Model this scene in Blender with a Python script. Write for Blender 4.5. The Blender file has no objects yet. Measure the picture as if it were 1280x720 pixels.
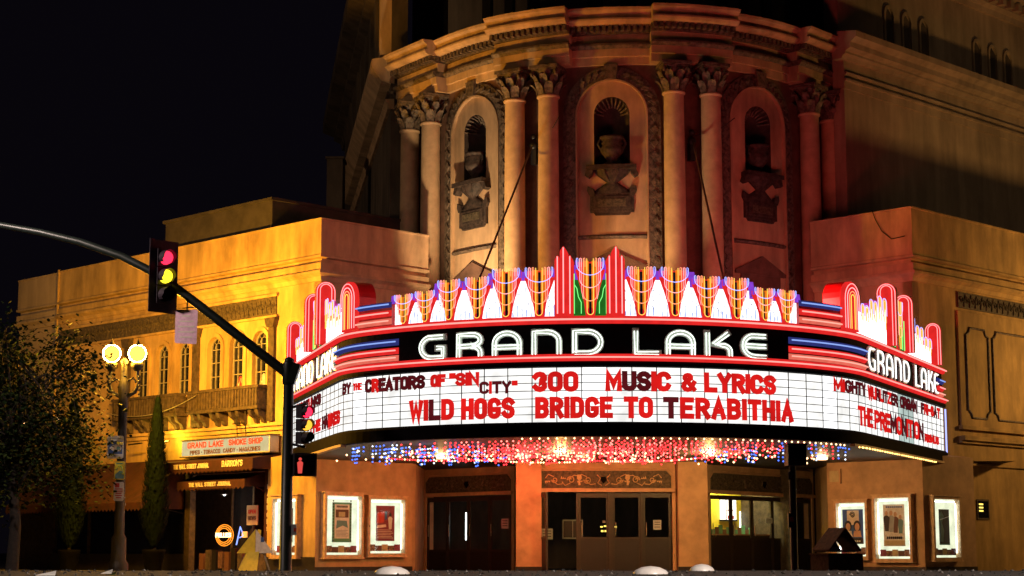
import bpy, bmesh, random
import math
from math import sin, cos, tan, pi, radians, atan2, sqrt, hypot
random.seed(11)
scene = bpy.context.scene
COL = scene.collection

# ------------------------------------------------------------------ camera
cam_data = bpy.data.cameras.new('camera'); cam = bpy.data.objects.new('camera', cam_data); COL.objects.link(cam)
cam.location = (0, 0, 0.55); cam.rotation_euler = (radians(90+8.37), 0, 0)
cam_data.sensor_width = 36; cam_data.lens = 36*2243/1280; cam_data.clip_start = 0.2; cam_data.clip_end = 2000
scene.camera = cam
# ------------------------------------------------------------------ night sky
world = bpy.data.worlds.new("World"); scene.world = world; world.use_nodes = True
nt = world.node_tree; bg = nt.nodes['Background']
bg.inputs['Color'].default_value = (0.34, 0.25, 0.46, 1); bg.inputs['Strength'].default_value = 0.0065
# ------------------------------------------------------------------ exposure
scene.view_settings.view_transform = 'Standard'; scene.view_settings.look = 'None'
scene.view_settings.exposure = 0.0; scene.view_settings.gamma = 1.0
scene.cycles.max_bounces = 5; scene.cycles.diffuse_bounces = 3; scene.cycles.glossy_bounces = 2
scene.cycles.transparent_max_bounces = 8; scene.cycles.caustics_reflective = False; scene.cycles.caustics_refractive = False
scene.cycles.sample_clamp_indirect = 3.0; scene.cycles.use_denoising = True

def lamp(name, loc, watts, col, radius=0.2, spot=None, aim=None, blend=0.6):
    d = bpy.data.lights.new(name, 'SPOT' if spot else 'POINT'); d.energy = watts; d.color = col; d.shadow_soft_size = radius
    if spot: d.spot_size = radians(spot); d.spot_blend = blend
    o = bpy.data.objects.new(name, d); o.location = loc; COL.objects.link(o)
    if aim:
        import mathutils
        o.rotation_euler = (mathutils.Vector(aim)-mathutils.Vector(loc)).to_track_quat('-Z', 'Y').to_euler()
    return o

# ------------------------------------------------------------------ materials
def _nodes(name):
    m = bpy.data.materials.new(name); m.use_nodes = True
    return m, m.node_tree, m.node_tree.nodes['Principled BSDF']
def mat(name, col, rough=0.7, var=0.25, scale=6.0, bump=0.25, metal=0.0, dark=None, streak=False, fine=60.0, spec=None, coat=0.0):
    m, t, p = _nodes(name); N = t.nodes; L = t.links
    tc = N.new('ShaderNodeTexCoord'); mp = N.new('ShaderNodeMapping'); L.new(tc.outputs['Object'], mp.inputs['Vector'])
    if streak: mp.inputs['Scale'].default_value = (1, 1, 0.4)
    n1 = N.new('ShaderNodeTexNoise'); n1.inputs['Scale'].default_value = scale; n1.inputs['Detail'].default_value = 7; n1.inputs['Roughness'].default_value = 0.62
    L.new(mp.outputs['Vector'], n1.inputs['Vector'])
    r = N.new('ShaderNodeValToRGB'); e = r.color_ramp.elements
    d = dark or [c*(1-var*1.6) for c in col]
    e[0].position = 0.34; e[0].color = (*d, 1); e[1].position = 0.62; e[1].color = (*[min(1, c*(1+var*0.35)) for c in col], 1)
    L.new(n1.outputs['Fac'], r.inputs['Fac']); L.new(r.outputs['Color'], p.inputs['Base Color'])
    if streak:      # drips and patches of grime under the ledges of rendered walls
        m2 = N.new('ShaderNodeMapping'); m2.inputs['Scale'].default_value = (3.2, 3.2, .30); L.new(tc.outputs['Object'], m2.inputs['Vector'])
        n3 = N.new('ShaderNodeTexNoise'); n3.inputs['Scale'].default_value = 1.0; n3.inputs['Detail'].default_value = 5; L.new(m2.outputs['Vector'], n3.inputs['Vector'])
        n4 = N.new('ShaderNodeTexNoise'); n4.inputs['Scale'].default_value = .45; n4.inputs['Detail'].default_value = 9; n4.inputs['Roughness'].default_value = .7; L.new(tc.outputs['Object'], n4.inputs['Vector'])
        r3 = N.new('ShaderNodeMapRange'); r3.inputs['From Min'].default_value = .36; r3.inputs['From Max'].default_value = .58; r3.inputs['To Min'].default_value = .80; L.new(n3.outputs['Fac'], r3.inputs['Value'])
        r4 = N.new('ShaderNodeMapRange'); r4.inputs['From Min'].default_value = .38; r4.inputs['From Max'].default_value = .52; r4.inputs['To Min'].default_value = .84; L.new(n4.outputs['Fac'], r4.inputs['Value'])
        mm = N.new('ShaderNodeMath'); mm.operation = 'MULTIPLY'; L.new(r3.outputs['Result'], mm.inputs[0]); L.new(r4.outputs['Result'], mm.inputs[1])
        vm = N.new('ShaderNodeVectorMath'); vm.operation = 'SCALE'; L.new(r.outputs['Color'], vm.inputs[0]); L.new(mm.outputs[0], vm.inputs['Scale']); L.new(vm.outputs[0], p.inputs['Base Color'])
    p.inputs['Roughness'].default_value = rough; p.inputs['Metallic'].default_value = metal
    if spec is not None: p.inputs['Specular IOR Level'].default_value = spec
    if coat: p.inputs['Coat Weight'].default_value = coat
    if bump:
        n2 = N.new('ShaderNodeTexNoise'); n2.inputs['Scale'].default_value = fine; n2.inputs['Detail'].default_value = 4
        L.new(tc.outputs['Object'], n2.inputs['Vector'])
        b = N.new('ShaderNodeBump'); b.inputs['Strength'].default_value = bump; b.inputs['Distance'].default_value = 0.02
        L.new(n2.outputs['Fac'], b.inputs['Height']); L.new(b.outputs['Normal'], p.inputs['Normal'])
    return m
def glow(name, col, strength, var=0.0, scale=8.0, sample=True):
    m = bpy.data.materials.new(name); m.use_nodes = True; t = m.node_tree; N = t.nodes; L = t.links
    N.remove(N['Principled BSDF']); e = N.new('ShaderNodeEmission'); e.inputs['Strength'].default_value = strength
    e.inputs['Color'].default_value = (*col, 1); L.new(e.outputs['Emission'], N['Material Output'].inputs['Surface'])
    if var:
        tc = N.new('ShaderNodeTexCoord'); n = N.new('ShaderNodeTexNoise'); n.inputs['Scale'].default_value = scale
        L.new(tc.outputs['Object'], n.inputs['Vector']); mr = N.new('ShaderNodeMapRange')
        mr.inputs['From Min'].default_value = 0.3; mr.inputs['From Max'].default_value = 0.7
        mr.inputs['To Min'].default_value = strength*(1-var); mr.inputs['To Max'].default_value = strength*(1+var)
        L.new(n.outputs['Fac'], mr.inputs['Value']); L.new(mr.outputs['Result'], e.inputs['Strength'])
    if not sample: m.cycles.emission_sampling = 'NONE'
    return m
def glass_mat(name, tint=(1, 1, 1), gloss=0.12):
    m = bpy.data.materials.new(name); m.use_nodes = True; t = m.node_tree; N = t.nodes; L = t.links
    N.remove(N['Principled BSDF']); tr = N.new('ShaderNodeBsdfTransparent'); tr.inputs['Color'].default_value = (*tint, 1)
    g = N.new('ShaderNodeBsdfGlossy'); g.inputs['Roughness'].default_value = 0.03
    fr = N.new('ShaderNodeFresnel'); ge = N.new('ShaderNodeNewGeometry'); ma = N.new('ShaderNodeMath'); ma.operation = 'MULTIPLY_ADD'; ma.inputs[1].default_value = -.8333; ma.inputs[2].default_value = 1.5; L.new(ge.outputs['Backfacing'], ma.inputs[0]); L.new(ma.outputs[0], fr.inputs['IOR'])
    mx = N.new('ShaderNodeMixShader'); L.new(fr.outputs['Fac'], mx.inputs['Fac'])
    L.new(tr.outputs[0], mx.inputs[1]); L.new(g.outputs[0], mx.inputs[2]); L.new(mx.outputs[0], N['Material Output'].inputs['Surface'])
    return m
M = {}
M['stucco'] = mat('peach stucco', (.58, .37, .21), .85, .22, 1.6, .35, streak=True)
M['stucco_wing'] = mat('sodium-tinted stucco', (.56, .36, .13), .85, .26, 1.5, .35, streak=True)  # sodium light's orange put into the cream stucco of the street faces
M['stucco_low'] = mat('painted base wall', (.50, .31, .17), .8, .18, 2.0, .3)
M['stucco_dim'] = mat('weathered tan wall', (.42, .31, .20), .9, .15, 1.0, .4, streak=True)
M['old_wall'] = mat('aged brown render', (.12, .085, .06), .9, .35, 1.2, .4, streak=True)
M['spandrel'] = mat('red brown render', (.15, .075, .05), .85, .25, 3, .35)
M['ornament'] = mat('bronzed plaster ornament', (.15, .105, .075), .6, .5, 9, .8, fine=30)
M['column'] = mat('column plaster', (.52, .34, .20), .7, .14, 3, .2)
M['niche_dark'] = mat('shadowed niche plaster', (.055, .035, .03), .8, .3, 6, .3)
M['frieze'] = mat('dark painted frieze', (.10, .075, .045), .7, .45, 14, .9, fine=26)
M['gilt'] = mat('gilded scroll plaster', (.55, .36, .17), .5, .2, 20, .2)
M['wood'] = mat('dark balcony timber', (.085, .058, .035), .7, .4, 8, .5, fine=40)
M['window_frame'] = mat('grey window bars', (.30, .27, .20), .6, .2, 10, .2)
M['dark_glass'] = mat('dark window glass', (.012, .013, .018), .08, .3, 2, 0)
M['glass'] = glass_mat('clear glass')
M['door_frame'] = mat('brown door timber', (.030, .017, .014), .45, .25, 10, .2)
M['door_panel'] = mat('purple brown door panel', (.013, .007, .010), .5, .25, 8, .2)
M['door_trim'] = mat('peach door trim', (.50, .30, .17), .6, .15, 6, .2)
M['plinth'] = mat('dark tiled plinth', (.03, .025, .022), .3, .3, 6, .2)
M['black'] = mat('black enamel', (.004, .004, .005), .7, .3, 4, .05, spec=.04)
M['black_sheet'] = mat('black fascia sheet', (.006, .005, .006), .8, .3, 4, .1, spec=.03)
M['red_paint'] = mat('red enamel', (.62, .025, .018), .3, .12, 6, .05, coat=.3)
M['red_deep'] = mat('deep red enamel', (.42, .012, .012), .35, .12, 6, .05)
M['salmon'] = mat('salmon enamel', (.75, .16, .10), .3, .12, 6, .05, coat=.3)
M['navy'] = mat('navy enamel', (.02, .03, .16), .3, .12, 6, .05, coat=.3)
M['green'] = mat('green enamel', (.02, .22, .03), .35, .12, 6, .05)
M['orange'] = mat('orange enamel', (.75, .20, .01), .35, .12, 6, .05)
M['violet'] = mat('violet enamel', (.20, .05, .45), .35, .12, 6, .05)
M['magenta'] = mat('magenta enamel', (.45, .02, .12), .35, .12, 6, .05)
M['white_enamel'] = mat('white enamel channel', (.62, .66, .60), .4, .15, 8, .05)
M['rail'] = mat('letter board rail', (.03, .035, .04), .8, .2, 6, .0, spec=.05)
M['letter_red'] = mat('red acrylic letter', (.55, .012, .010), .7, .15, 3, 0, spec=.1)
M['letter_dark'] = mat('dark maroon letter', (.035, .005, .007), .8, .3, 3, 0, spec=.02)
M['soffit'] = mat('soffit panel', (.022, .016, .015), .5, .2, 2, .1)
M['steel'] = mat('painted grey green steel', (.012, .018, .015), .4, .25, 8, .1, metal=.2)
M['iron'] = mat('dark cast iron', (.010, .008, .010), .5, .3, 12, .3)
M['case_frame'] = mat('brass poster case frame', (.62, .40, .22), .4, .2, 8, .15)
M['awning'] = mat('dark red canvas', (.050, .011, .008), .9, .3, 3, .3)
M['cream'] = mat('cream sign face', (.78, .66, .40), .5, .12, 4, .1)
M['asphalt'] = mat('asphalt', (.045, .043, .042), .75, .4, 30, 1.0, fine=90)
M['concrete'] = mat('concrete paving', (.24, .22, .20), .85, .3, 3, .4)
M['reddish_concrete'] = mat('red pebbled concrete', (.13, .06, .045), .9, .35, 12, .6)
M['bark'] = mat('bark', (.025, .018, .013), .9, .4, 10, .8)
M['shaded_block'] = mat('shade-darkened block wall', (.045, .036, .032), .9, .3, 2, .3)  # shade put into the colour, so the set-back block stays dark under the lamps
M['urn'] = mat('dark urn plaster', (.060, .038, .030), .7, .5, 9, .8, fine=30)  # darker plaster for the urns and brackets
M['leaf'] = mat('broad leaves', (.012, .026, .007), .85, .5, 3, 0, spec=.05)
M['leaf_pale'] = mat('pale leaves', (.034, .052, .014), .8, .4, 3, 0, spec=.05)
M['cypress'] = mat('cypress needles', (.006, .013, .004), .9, .5, 9, 0, spec=.1)
M['white_plastic'] = mat('white ceramic', (.75, .72, .68), .3, .12, 10, .05)
M['paper'] = mat('paper', (.72, .70, .66), .7, .12, 12, .1)
M['pink_paper'] = mat('faded pink sign', (.78, .50, .62), .6, .15, 14, .1)
M['signal_black'] = mat('signal housing', (.022, .014, .024), .6, .3, 8, .1)
M['cable'] = mat('rusty steel cable', (.10, .04, .03), .5, .3, 8, 0)
M['newsprint'] = mat('bundled print', (.30, .16, .10), .8, .6, 22, .2)
def ink(name, c): M[name] = mat(name, c, .6, .1, 8, 0)
ink('ink_black', (.02, .02, .02)); ink('ink_red', (.55, .04, .02)); ink('ink_brown', (.12, .05, .03)); ink('ink_blue', (.03, .09, .30))
ink('ink_yellow', (.80, .62, .05)); ink('ink_green', (.10, .32, .18)); ink('ink_maroon', (.22, .03, .05)); ink('ink_grey', (.35, .38, .40))
ink('ink_teal', (.12, .26, .28)); ink('ink_skin', (.55, .32, .20)); ink('ink_tan', (.50, .40, .22)); ink('ink_pale', (.70, .62, .52))
# lit things
G = {}
G['board'] = glow('lit letter panel', (1, .985, .95), 1.15, .22, 2.2)
G['board_dim'] = glow('dimmer letter panel', (.82, 1, .93), .62, .2, 2)
G['board_hot'] = glow('bright letter panel', (1, 1, 1), 1.6, .1, 1.2)
G['crown_white'] = glow('white crown panel', (.95, .94, 1), 1.7, .45, 7)
G['red'] = glow('red neon', (1, .22, .22), 2.6)
G['red_line'] = glow('red line neon', (1, .30, .26), 1.6)
G['salmon'] = glow('salmon neon', (1, .42, .32), 1.2)
G['pink'] = glow('pink neon', (1, .34, .36), 2.0)
G['orange'] = glow('orange neon', (1, .30, .14), 1.9)
G['yellow'] = glow('yellow neon', (1, .62, .10), 1.5)
G['blue'] = glow('blue neon', (.36, .42, 1), 1.8)
G['blue_line'] = glow('blue line neon', (.30, .45, 1), 1.0)
G['green'] = glow('green neon', (.22, 1, .22), 1.3)
G['white'] = glow('white neon', (.90, 1, .88), 2.4)
G['white_side'] = glow('white side neon', (1, .97, .95), 2.2)
G['sodium'] = glow('sodium globe', (1, .52, .06), 3.2, sample=False)
G['bulb_warm'] = glow('warm bulb', (1, .60, .28), 4.5, sample=False)
G['bulb_gold'] = glow('gold bulb', (1, .60, .16), 4, sample=False)
G['bulb_red'] = glow('red bulb', (1, .03, .035), 4.2, sample=False)
G['bulb_pink'] = glow('pink bulb', (1, .16, .13), 4.0, sample=False)
G['bulb_blue'] = glow('blue bulb', (.08, .18, 1), 2.4, sample=False)
G['bulb_white'] = glow('white bulb', (.80, .90, 1), 2.2, sample=False)
G['fluor'] = glow('fluorescent tube', (.88, 1, .92), 7)
G['case_back'] = glow('lit case lining', (.95, 1, .70), 1.05, .2, 3)
G['plex_red'] = glow('red neon halo glow', (.78, .022, .020), 1.0, .12, 5)  # tube halo on painted metal put in as glow, here and in the colours below
G['plex_salmon'] = glow('salmon neon halo glow', (.80, .15, .10), 1.0, .12, 5)
G['plex_navy'] = glow('blue neon halo glow', (.025, .03, .16), 1.0, .12, 5)
G['plex_orange'] = glow('orange neon halo glow', (.85, .20, .01), 1.0, .2, 7)
G['halo_yellow'] = glow('yellow neon halo glow', (.95, .50, .02), 1.0, .2, 7)
G['plex_violet'] = glow('violet neon halo glow', (.24, .05, .62), 1.0, .2, 7)
G['plex_magenta'] = glow('magenta neon halo glow', (.55, .03, .28), 1.0, .2, 7)
G['plex_green'] = glow('green neon halo glow', (.015, .13, .012), 1.0, .2, 7)
G['acr_red'] = glow('red letter with light coming through', (.70, .012, .010), 1.0, .18, 2)
G['acr_dark'] = glow('dark maroon letter with a little light coming through', (.085, .006, .008), 1.0, .3, 2)
G['sign_face'] = glow('cream sign face lit from inside', (.95, .78, .38), .72, .12, 3)
G['sig_red'] = glow('red signal lens', (1, .02, .06), 2.6, sample=False)
G['sig_yellow'] = glow('yellow signal lens', (1, .80, .02), 2.6, sample=False)
G['sig_amber'] = glow('amber signal lens', (1, .48, .04), 1.6, sample=False)
G['sig_hand'] = glow('red pedestrian symbol', (1, .10, .08), .75, sample=False)
G['crown_side'] = glow('white side crown panel', (1, .97, .98), 2.6, .3, 6)
G['stud_blue'] = glow('blue lit streak', (.22, .38, 1), .9)
G['shop_orange'] = glow('orange shop neon', (1, .28, .02), 2.0)
G['shop_blue'] = glow('blue shop neon', (.25, .35, 1), 2)
G['shop_red'] = glow('red shop neon', (1, .04, .03), 3)
G['lobby_box'] = glow('lobby light box', (1, .96, .80), 2.2)
G['lobby_dot'] = glow('lobby yellow lamp', (1, .72, .12), 2.0)
ALLM = dict(M); ALLM.update({'g_'+k: v for k, v in G.items()})

# ------------------------------------------------------------------ objects
ORG = {}
def tag(o, label=None, cat=None, group=None, kind=None):
    if label: o['label'] = label
    if cat: o['category'] = cat
    if group: o['group'] = group
    if kind: o['kind'] = kind
    return o
def thing(name, loc, label, cat, group=None):
    o = bpy.data.objects.new(name, None); COL.objects.link(o); o.location = loc; o.empty_display_size = 0.3
    ORG[o.name] = tuple(loc)
    return tag(o, label, cat, group)
class MB:
    """collects geometry; every piece may name its material"""
    def __init__(s): s.v = []; s.f = []; s.m = []; s.mats = []; s.sm = []
    def _mi(s, m):
        m = ALLM[m]
        if m not in s.mats: s.mats.append(m)
        return s.mats.index(m)
    def add(s, vs, fs, m, smooth=False):
        k = len(s.v); s.v += [tuple(p) for p in vs]; mi = s._mi(m)
        for f in fs: s.f.append([i+k for i in f]); s.m.append(mi); s.sm.append(smooth)
    def grid(s, rows, m, smooth=False, closed_u=False, closed_v=False):
        nr, nc = len(rows), len(rows[0]); vs = [p for r in rows for p in r]; fs = []
        for i in range(nr if closed_v else nr-1):
            for j in range(nc if closed_u else nc-1):
                a = i*nc+j; b = i*nc+(j+1) % nc; c = ((i+1) % nr)*nc+(j+1) % nc; d = ((i+1) % nr)*nc+j
                fs.append([a, b, c, d])
        s.add(vs, fs, m, smooth)
    def box(s, c, d, m, rz=0.0, rx=0.0, ry=0.0):
        import mathutils
        R = mathutils.Euler((rx, ry, rz)).to_matrix(); vs = []
        for x in (-.5, .5):
            for y in (-.5, .5):
                for z in (-.5, .5):
                    p = R @ mathutils.Vector((x*d[0], y*d[1], z*d[2])); vs.append((c[0]+p.x, c[1]+p.y, c[2]+p.z))
        s.add(vs, [[0, 1, 3, 2], [4, 6, 7, 5], [0, 4, 5, 1], [2, 3, 7, 6], [0, 2, 6, 4], [1, 5, 7, 3]], m)
    def fbox(s, fr, s0, s1, z0, z1, o0, o1, m, seg=None):
        n = seg or (max(1, int(abs(s1-s0)/0.25)) if fr.curved else 1)
        s.sweep(fr, s0, s1, [(o0, z0), (o1, z0), (o1, z1), (o0, z1)], m, n)
    def sweep(s, fr, s0, s1, prof, m, n=None, smooth=False):
        n = n or (max(1, int(abs(s1-s0)/0.25)) if fr.curved else 1)
        rows = [[fr(s0+(s1-s0)*i/n, z, o) for (o, z) in prof] for i in range(n+1)]
        s.grid(rows, m, smooth, closed_u=True); k = len(prof)
        s.add(rows[0], [list(range(k))], m); s.add(rows[-1], [list(range(k))[::-1]], m)
    def msweep(s, fr, s0, s1, prof, m, pre=0.0):      # start mitred for a right-angled outer corner
        rows = [[fr(s0-o, z, o) for (o, z) in prof], [fr(s1, z, o) for (o, z) in prof]]
        s.grid(rows, m, closed_u=True); k = len(prof); s.add(rows[-1], [list(range(k))[::-1]], m)
    def fpoly(s, fr, pts, o0, o1, m):          # polygon (s,z) with thickness
        k = len(pts); a = [fr(p[0], p[1], o0) for p in pts]; b = [fr(p[0], p[1], o1) for p in pts]
        s.add(a+b, [list(range(k)), list(range(k, 2*k))[::-1]]+[[i, (i+1) % k, k+(i+1) % k, k+i] for i in range(k)], m)
    def fring(s, fr, A, B, o0, o1, m):         # strip between two outlines with equal counts, with thickness
        r = [[fr(p[0], p[1], o0) for p in A], [fr(p[0], p[1], o1) for p in A], [fr(p[0], p[1], o1) for p in B], [fr(p[0], p[1], o0) for p in B]]
        s.grid(r, m, closed_v=True)
    def tube(s, pts, r, m, n=6, closed=False, cap=True):
        import mathutils
        P = [mathutils.Vector(p) for p in pts]; K = len(P); rows = []
        if K < 2: return
        up = mathutils.Vector((0.031, 0.017, 1)).normalized(); side = None
        for i in range(K):
            a = P[(i-1) % K] if (closed or i) else P[0]; b = P[(i+1) % K] if (closed or i < K-1) else P[-1]
            t = (b-a)
            if t.length < 1e-9: t = mathutils.Vector((0, 0, 1))
            t.normalize()
            if side is None:
                side = t.cross(up)
                if side.length < .05: side = t.cross(mathutils.Vector((1, .1, 0)))
            side = (side-t*side.dot(t)); side.normalize(); w = t.cross(side)
            rr = r[i] if isinstance(r, (list, tuple)) else r
            rows.append([tuple(P[i]+(side*cos(2*pi*j/n)+w*sin(2*pi*j/n))*rr) for j in range(n)])
        s.grid(rows, m, True, closed_u=True, closed_v=closed)
        if cap and not closed:
            s.add(rows[0], [list(range(n))], m); s.add(rows[-1], [list(range(n))[::-1]], m)
    def ftube(s, fr, pts, r, o, m, n=6, closed=False):
        s.tube([fr(p[0], p[1], p[2] if len(p) > 2 else o) for p in pts], r, m, n, closed)
    def lathe(s, c, prof, m, n=16, smooth=True, sx=1, sy=1):
        rows = [[(c[0]+r*cos(2*pi*j/n)*sx, c[1]+r*sin(2*pi*j/n)*sy, c[2]+z) for j in range(n)] for r, z in prof]
        s.grid(rows, m, smooth, closed_u=True)
        if prof[0][0] > 1e-4: s.add(rows[0], [list(range(n))], m)
        if prof[-1][0] > 1e-4: s.add(rows[-1], [list(range(n))], m)
    def ball(s, c, r, m, n=10, k=6):
        s.lathe(c, [(max(1e-5, r*sin(pi*i/k)), -r*cos(pi*i/k)) for i in range(k+1)], m, n)
    def octa(s, c, r, m):
        x, y, z = c
        s.add([(x+r, y, z), (x-r, y, z), (x, y+r, z), (x, y-r, z), (x, y, z+r), (x, y, z-r)],
              [[0, 2, 4], [2, 1, 4], [1, 3, 4], [3, 0, 4], [2, 0, 5], [1, 2, 5], [3, 1, 5], [0, 3, 5]], m)
    def build(s, name, parent=None, label=None, kind=None, recalc=True):
        o0 = ORG.get(parent.name, (0, 0, 0)) if parent else (0, 0, 0)
        me = bpy.data.meshes.new(name)
        me.from_pydata([(p[0]-o0[0], p[1]-o0[1], p[2]-o0[2]) for p in s.v], [], s.f)
        for m in s.mats: me.materials.append(m)
        me.polygons.foreach_set('material_index', s.m); me.polygons.foreach_set('use_smooth', s.sm)
        if recalc and len(s.f) < 60000:
            b = bmesh.new(); b.from_mesh(me); bmesh.ops.recalc_face_normals(b, faces=b.faces); b.to_mesh(me); b.free()
        me.update(); o = bpy.data.objects.new(name, me); COL.objects.link(o)
        if parent: o.parent = parent
        ORG[o.name] = o0
        if label: o['label'] = label
        if kind: o['kind'] = kind
        return o
    def thing(s, name, label, cat, group=None, kind=None):     # a thing that is a single mesh, origin at its base
        xs = [p[0] for p in s.v]; ys = [p[1] for p in s.v]; zs = [p[2] for p in s.v]
        c = ((min(xs)+max(xs))/2, (min(ys)+max(ys))/2, min(zs)); s.v = [(p[0]-c[0], p[1]-c[1], p[2]-c[2]) for p in s.v]
        o = s.build(name); o.location = c; ORG[o.name] = c
        return tag(o, label, cat, group, kind)

# ------------------------------------------------------------------ lettering: every glyph is a set of strokes in a unit-high cell
def _arc(cx, cy, rx, ry, a0, a1, n=8): return [(cx+rx*cos(radians(a0+(a1-a0)*i/n)), cy+ry*sin(radians(a0+(a1-a0)*i/n))) for i in range(n+1)]
def glyph(c, w=.5):
    r = w/2; q = .22
    def cap(top, x0=0, x1=None):
        x1 = w if x1 is None else x1; rr = (x1-x0)/2
        return _arc((x0+x1)/2, 1-q, rr, q, 180, 0) if top else _arc((x0+x1)/2, q, rr, q, 180, 360)
    g = {
     'A': [[(0, 0), (r, 1), (w, 0)], [(.19*w, .34), (.81*w, .34)]],
     'B': [[(0, 0), (0, 1), (.55*w, 1)]+_arc(.55*w, .76, .42*w, .24, 90, -90, 6)[1:]+[(0, .52)], [(.55*w, .52)]+_arc(.58*w, .26, .42*w, .26, 90, -90, 6)+[(0, 0)]],
     'C': [_arc(r, 1-q, r, q, 8, 180)+_arc(r, q, r, q, 180, 352)],
     'D': [[(0, 0), (0, 1), (.45*w, 1)]+_arc(.45*w, 1-.28, .55*w, .28, 90, 0, 5)[1:]+_arc(.45*w, .28, .55*w, .28, 0, -90, 5)+[(0, 0)]],
     'E': [[(w*.9, 1), (0, 1), (0, 0), (w*.9, 0)], [(0, .52), (.75*w, .52)]],
     'F': [[(w*.9, 1), (0, 1), (0, 0)], [(0, .52), (.75*w, .52)]],
     'G': [_arc(r, 1-q, r, q, 10, 180)+_arc(r, q, r, q, 180, 360)+[(w, .42), (.66*w, .42)]],
     'H': [[(0, 0), (0, 1)], [(w, 0), (w, 1)], [(0, .52), (w, .52)]],
     'I': [[(0, 0), (0, 1)]],
     'J': [[(w, 1), (w, q)]+_arc(r, q, r, q, 0, -180)],
     'K': [[(0, 0), (0, 1)], [(w, 1), (0, .42)], [(.3*w, .6), (w, 0)]],
     'L': [[(0, 1), (0, 0), (w*.9, 0)]],
     'M': [[(0, 0), (0, 1), (w*.62, .25), (w*1.24, 1), (w*1.24, 0)]],
     'N': [[(0, 0), (0, 1), (w, 0), (w, 1)]],
     'O': [cap(1)+[(w, q)]+cap(0)[::-1][1:]+[(0, 1-q)]],
     'P': [[(0, 0), (0, 1), (.5*w, 1)]+_arc(.5*w, .73, .5*w, .27, 90, -90, 6)[1:]+[(0, .46)]],
     'R': [[(0, 0), (0, 1), (.5*w, 1)]+_arc(.5*w, .74, .5*w, .26, 90, -90, 6)[1:]+[(0, .48)], [(.5*w, .48), (w, 0)]],
     'S': [_arc(r, .76, r, .24, 22, 262, 9)+_arc(r, .26, r, .26, 82, -158, 9)],
     'T': [[(0, 1), (w, 1)], [(r, 1), (r, 0)]],
     'U': [[(0, 1), (0, q)]+_arc(r, q, r, q, 180, 360)+[(w, 1)]],
     'V': [[(0, 1), (r, 0), (w, 1)]], 'W': [[(0, 1), (.3*w, 0), (.65*w, .8), (w, 0), (1.3*w, 1)]],
     'X': [[(0, 0), (w, 1)], [(0, 1), (w, 0)]], 'Y': [[(0, 1), (r, .48), (w, 1)], [(r, .48), (r, 0)]],
     'Z': [[(0, 1), (w, 1), (0, 0), (w, 0)]],
     '3': [_arc(r, .75, r, .25, 160, -90, 7)+_arc(r, .25, r, .25, 90, -160, 7)], '0': [cap(1)+[(w, q)]+cap(0)[::-1][1:]+[(0, 1-q)]],
     '1': [[(0, .8), (.2*w, 1), (.2*w, 0)]], '2': [_arc(r, .74, r, .26, 170, -30, 7)+[(0, 0), (w, 0)]],
     '&': [[(w, .05), (.12*w, .78)]+_arc(.42*w, .84, .30*w, .16, 170, -20, 5)+[(.05*w, .40)]+_arc(.40*w, .22, .38*w, .22, 150, 330, 6)+[(w, .48)]],
     '-': [[(0, .5), (w*.7, .5)]], '.': [[(0, 0), (0, .06)]], "'": [[(0, 1), (0, .8)]], '"': [[(0, 1), (0, .78)], [(.22, 1), (.22, .78)]],
     '·': [[(0, .42), (0, .52)]],
    }[c]
    adv = {'I': 0, 'M': w*1.24, 'W': w*1.3, '1': .25*w, '-': w*.7, '.': 0, "'": 0, '·': 0, '"': .22, 'E': .9*w, 'F': .9*w, 'L': .9*w}.get(c, w)
    return g, adv
def ribbon(mb, fr, pts, hw, o0, o1, m, sgn=1):
    """a flat stroke of half width hw along pts (s,z), thick from o0 to o1, butt ends stretched by hw"""
    k = len(pts); cl = k > 3 and hypot(pts[0][0]-pts[-1][0], pts[0][1]-pts[-1][1]) < 1e-5
    if cl: pts = pts[:-1]; k -= 1
    L = []; R = []
    for i in range(k):
        p = pts[i]; a = pts[i-1] if (i or cl) else None; b = pts[(i+1) % k] if (i < k-1 or cl) else None
        ds = []
        if a: d = (p[0]-a[0], p[1]-a[1]); l = hypot(*d) or 1; ds.append((d[0]/l, d[1]/l))
        if b: d = (b[0]-p[0], b[1]-p[1]); l = hypot(*d) or 1; ds.append((d[0]/l, d[1]/l))
        t = (sum(d[0] for d in ds), sum(d[1] for d in ds)); l = hypot(*t) or 1; t = (t[0]/l, t[1]/l)
        c = max(.45, t[0]*ds[0][0]+t[1]*ds[0][1]); w = hw/c; q = p
        if len(ds) == 1:
            e = -1 if a is None else 1; q = (p[0]+e*t[0]*hw, p[1]+e*t[1]*hw)
        L.append((q[0]-t[1]*w, q[1]+t[0]*w)); R.append((q[0]+t[1]*w, q[1]-t[0]*w))
    if cl: L.append(L[0]); R.append(R[0])
    rows = [[fr(p[0], p[1], o1) for p in L], [fr(p[0], p[1], o1) for p in R], [fr(p[0], p[1], o0) for p in R], [fr(p[0], p[1], o0) for p in L]]
    mb.grid(rows, m, closed_v=True)
    if not cl:
        for j in (0, -1): mb.add([r[j] for r in rows], [[0, 1, 2, 3]], m)
def layout(text, width, H, st, gw=.5, gap=.2):
    """x offsets, scale so that text fills width"""
    xs = []; x = 0
    for ch in text:
        if ch == ' ': x += .42; xs.append(None); continue
        g, adv = glyph(ch, gw); xs.append(x); x += adv+gap
    tot = x-gap; k = (width-st)/tot
    return xs, k
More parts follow.
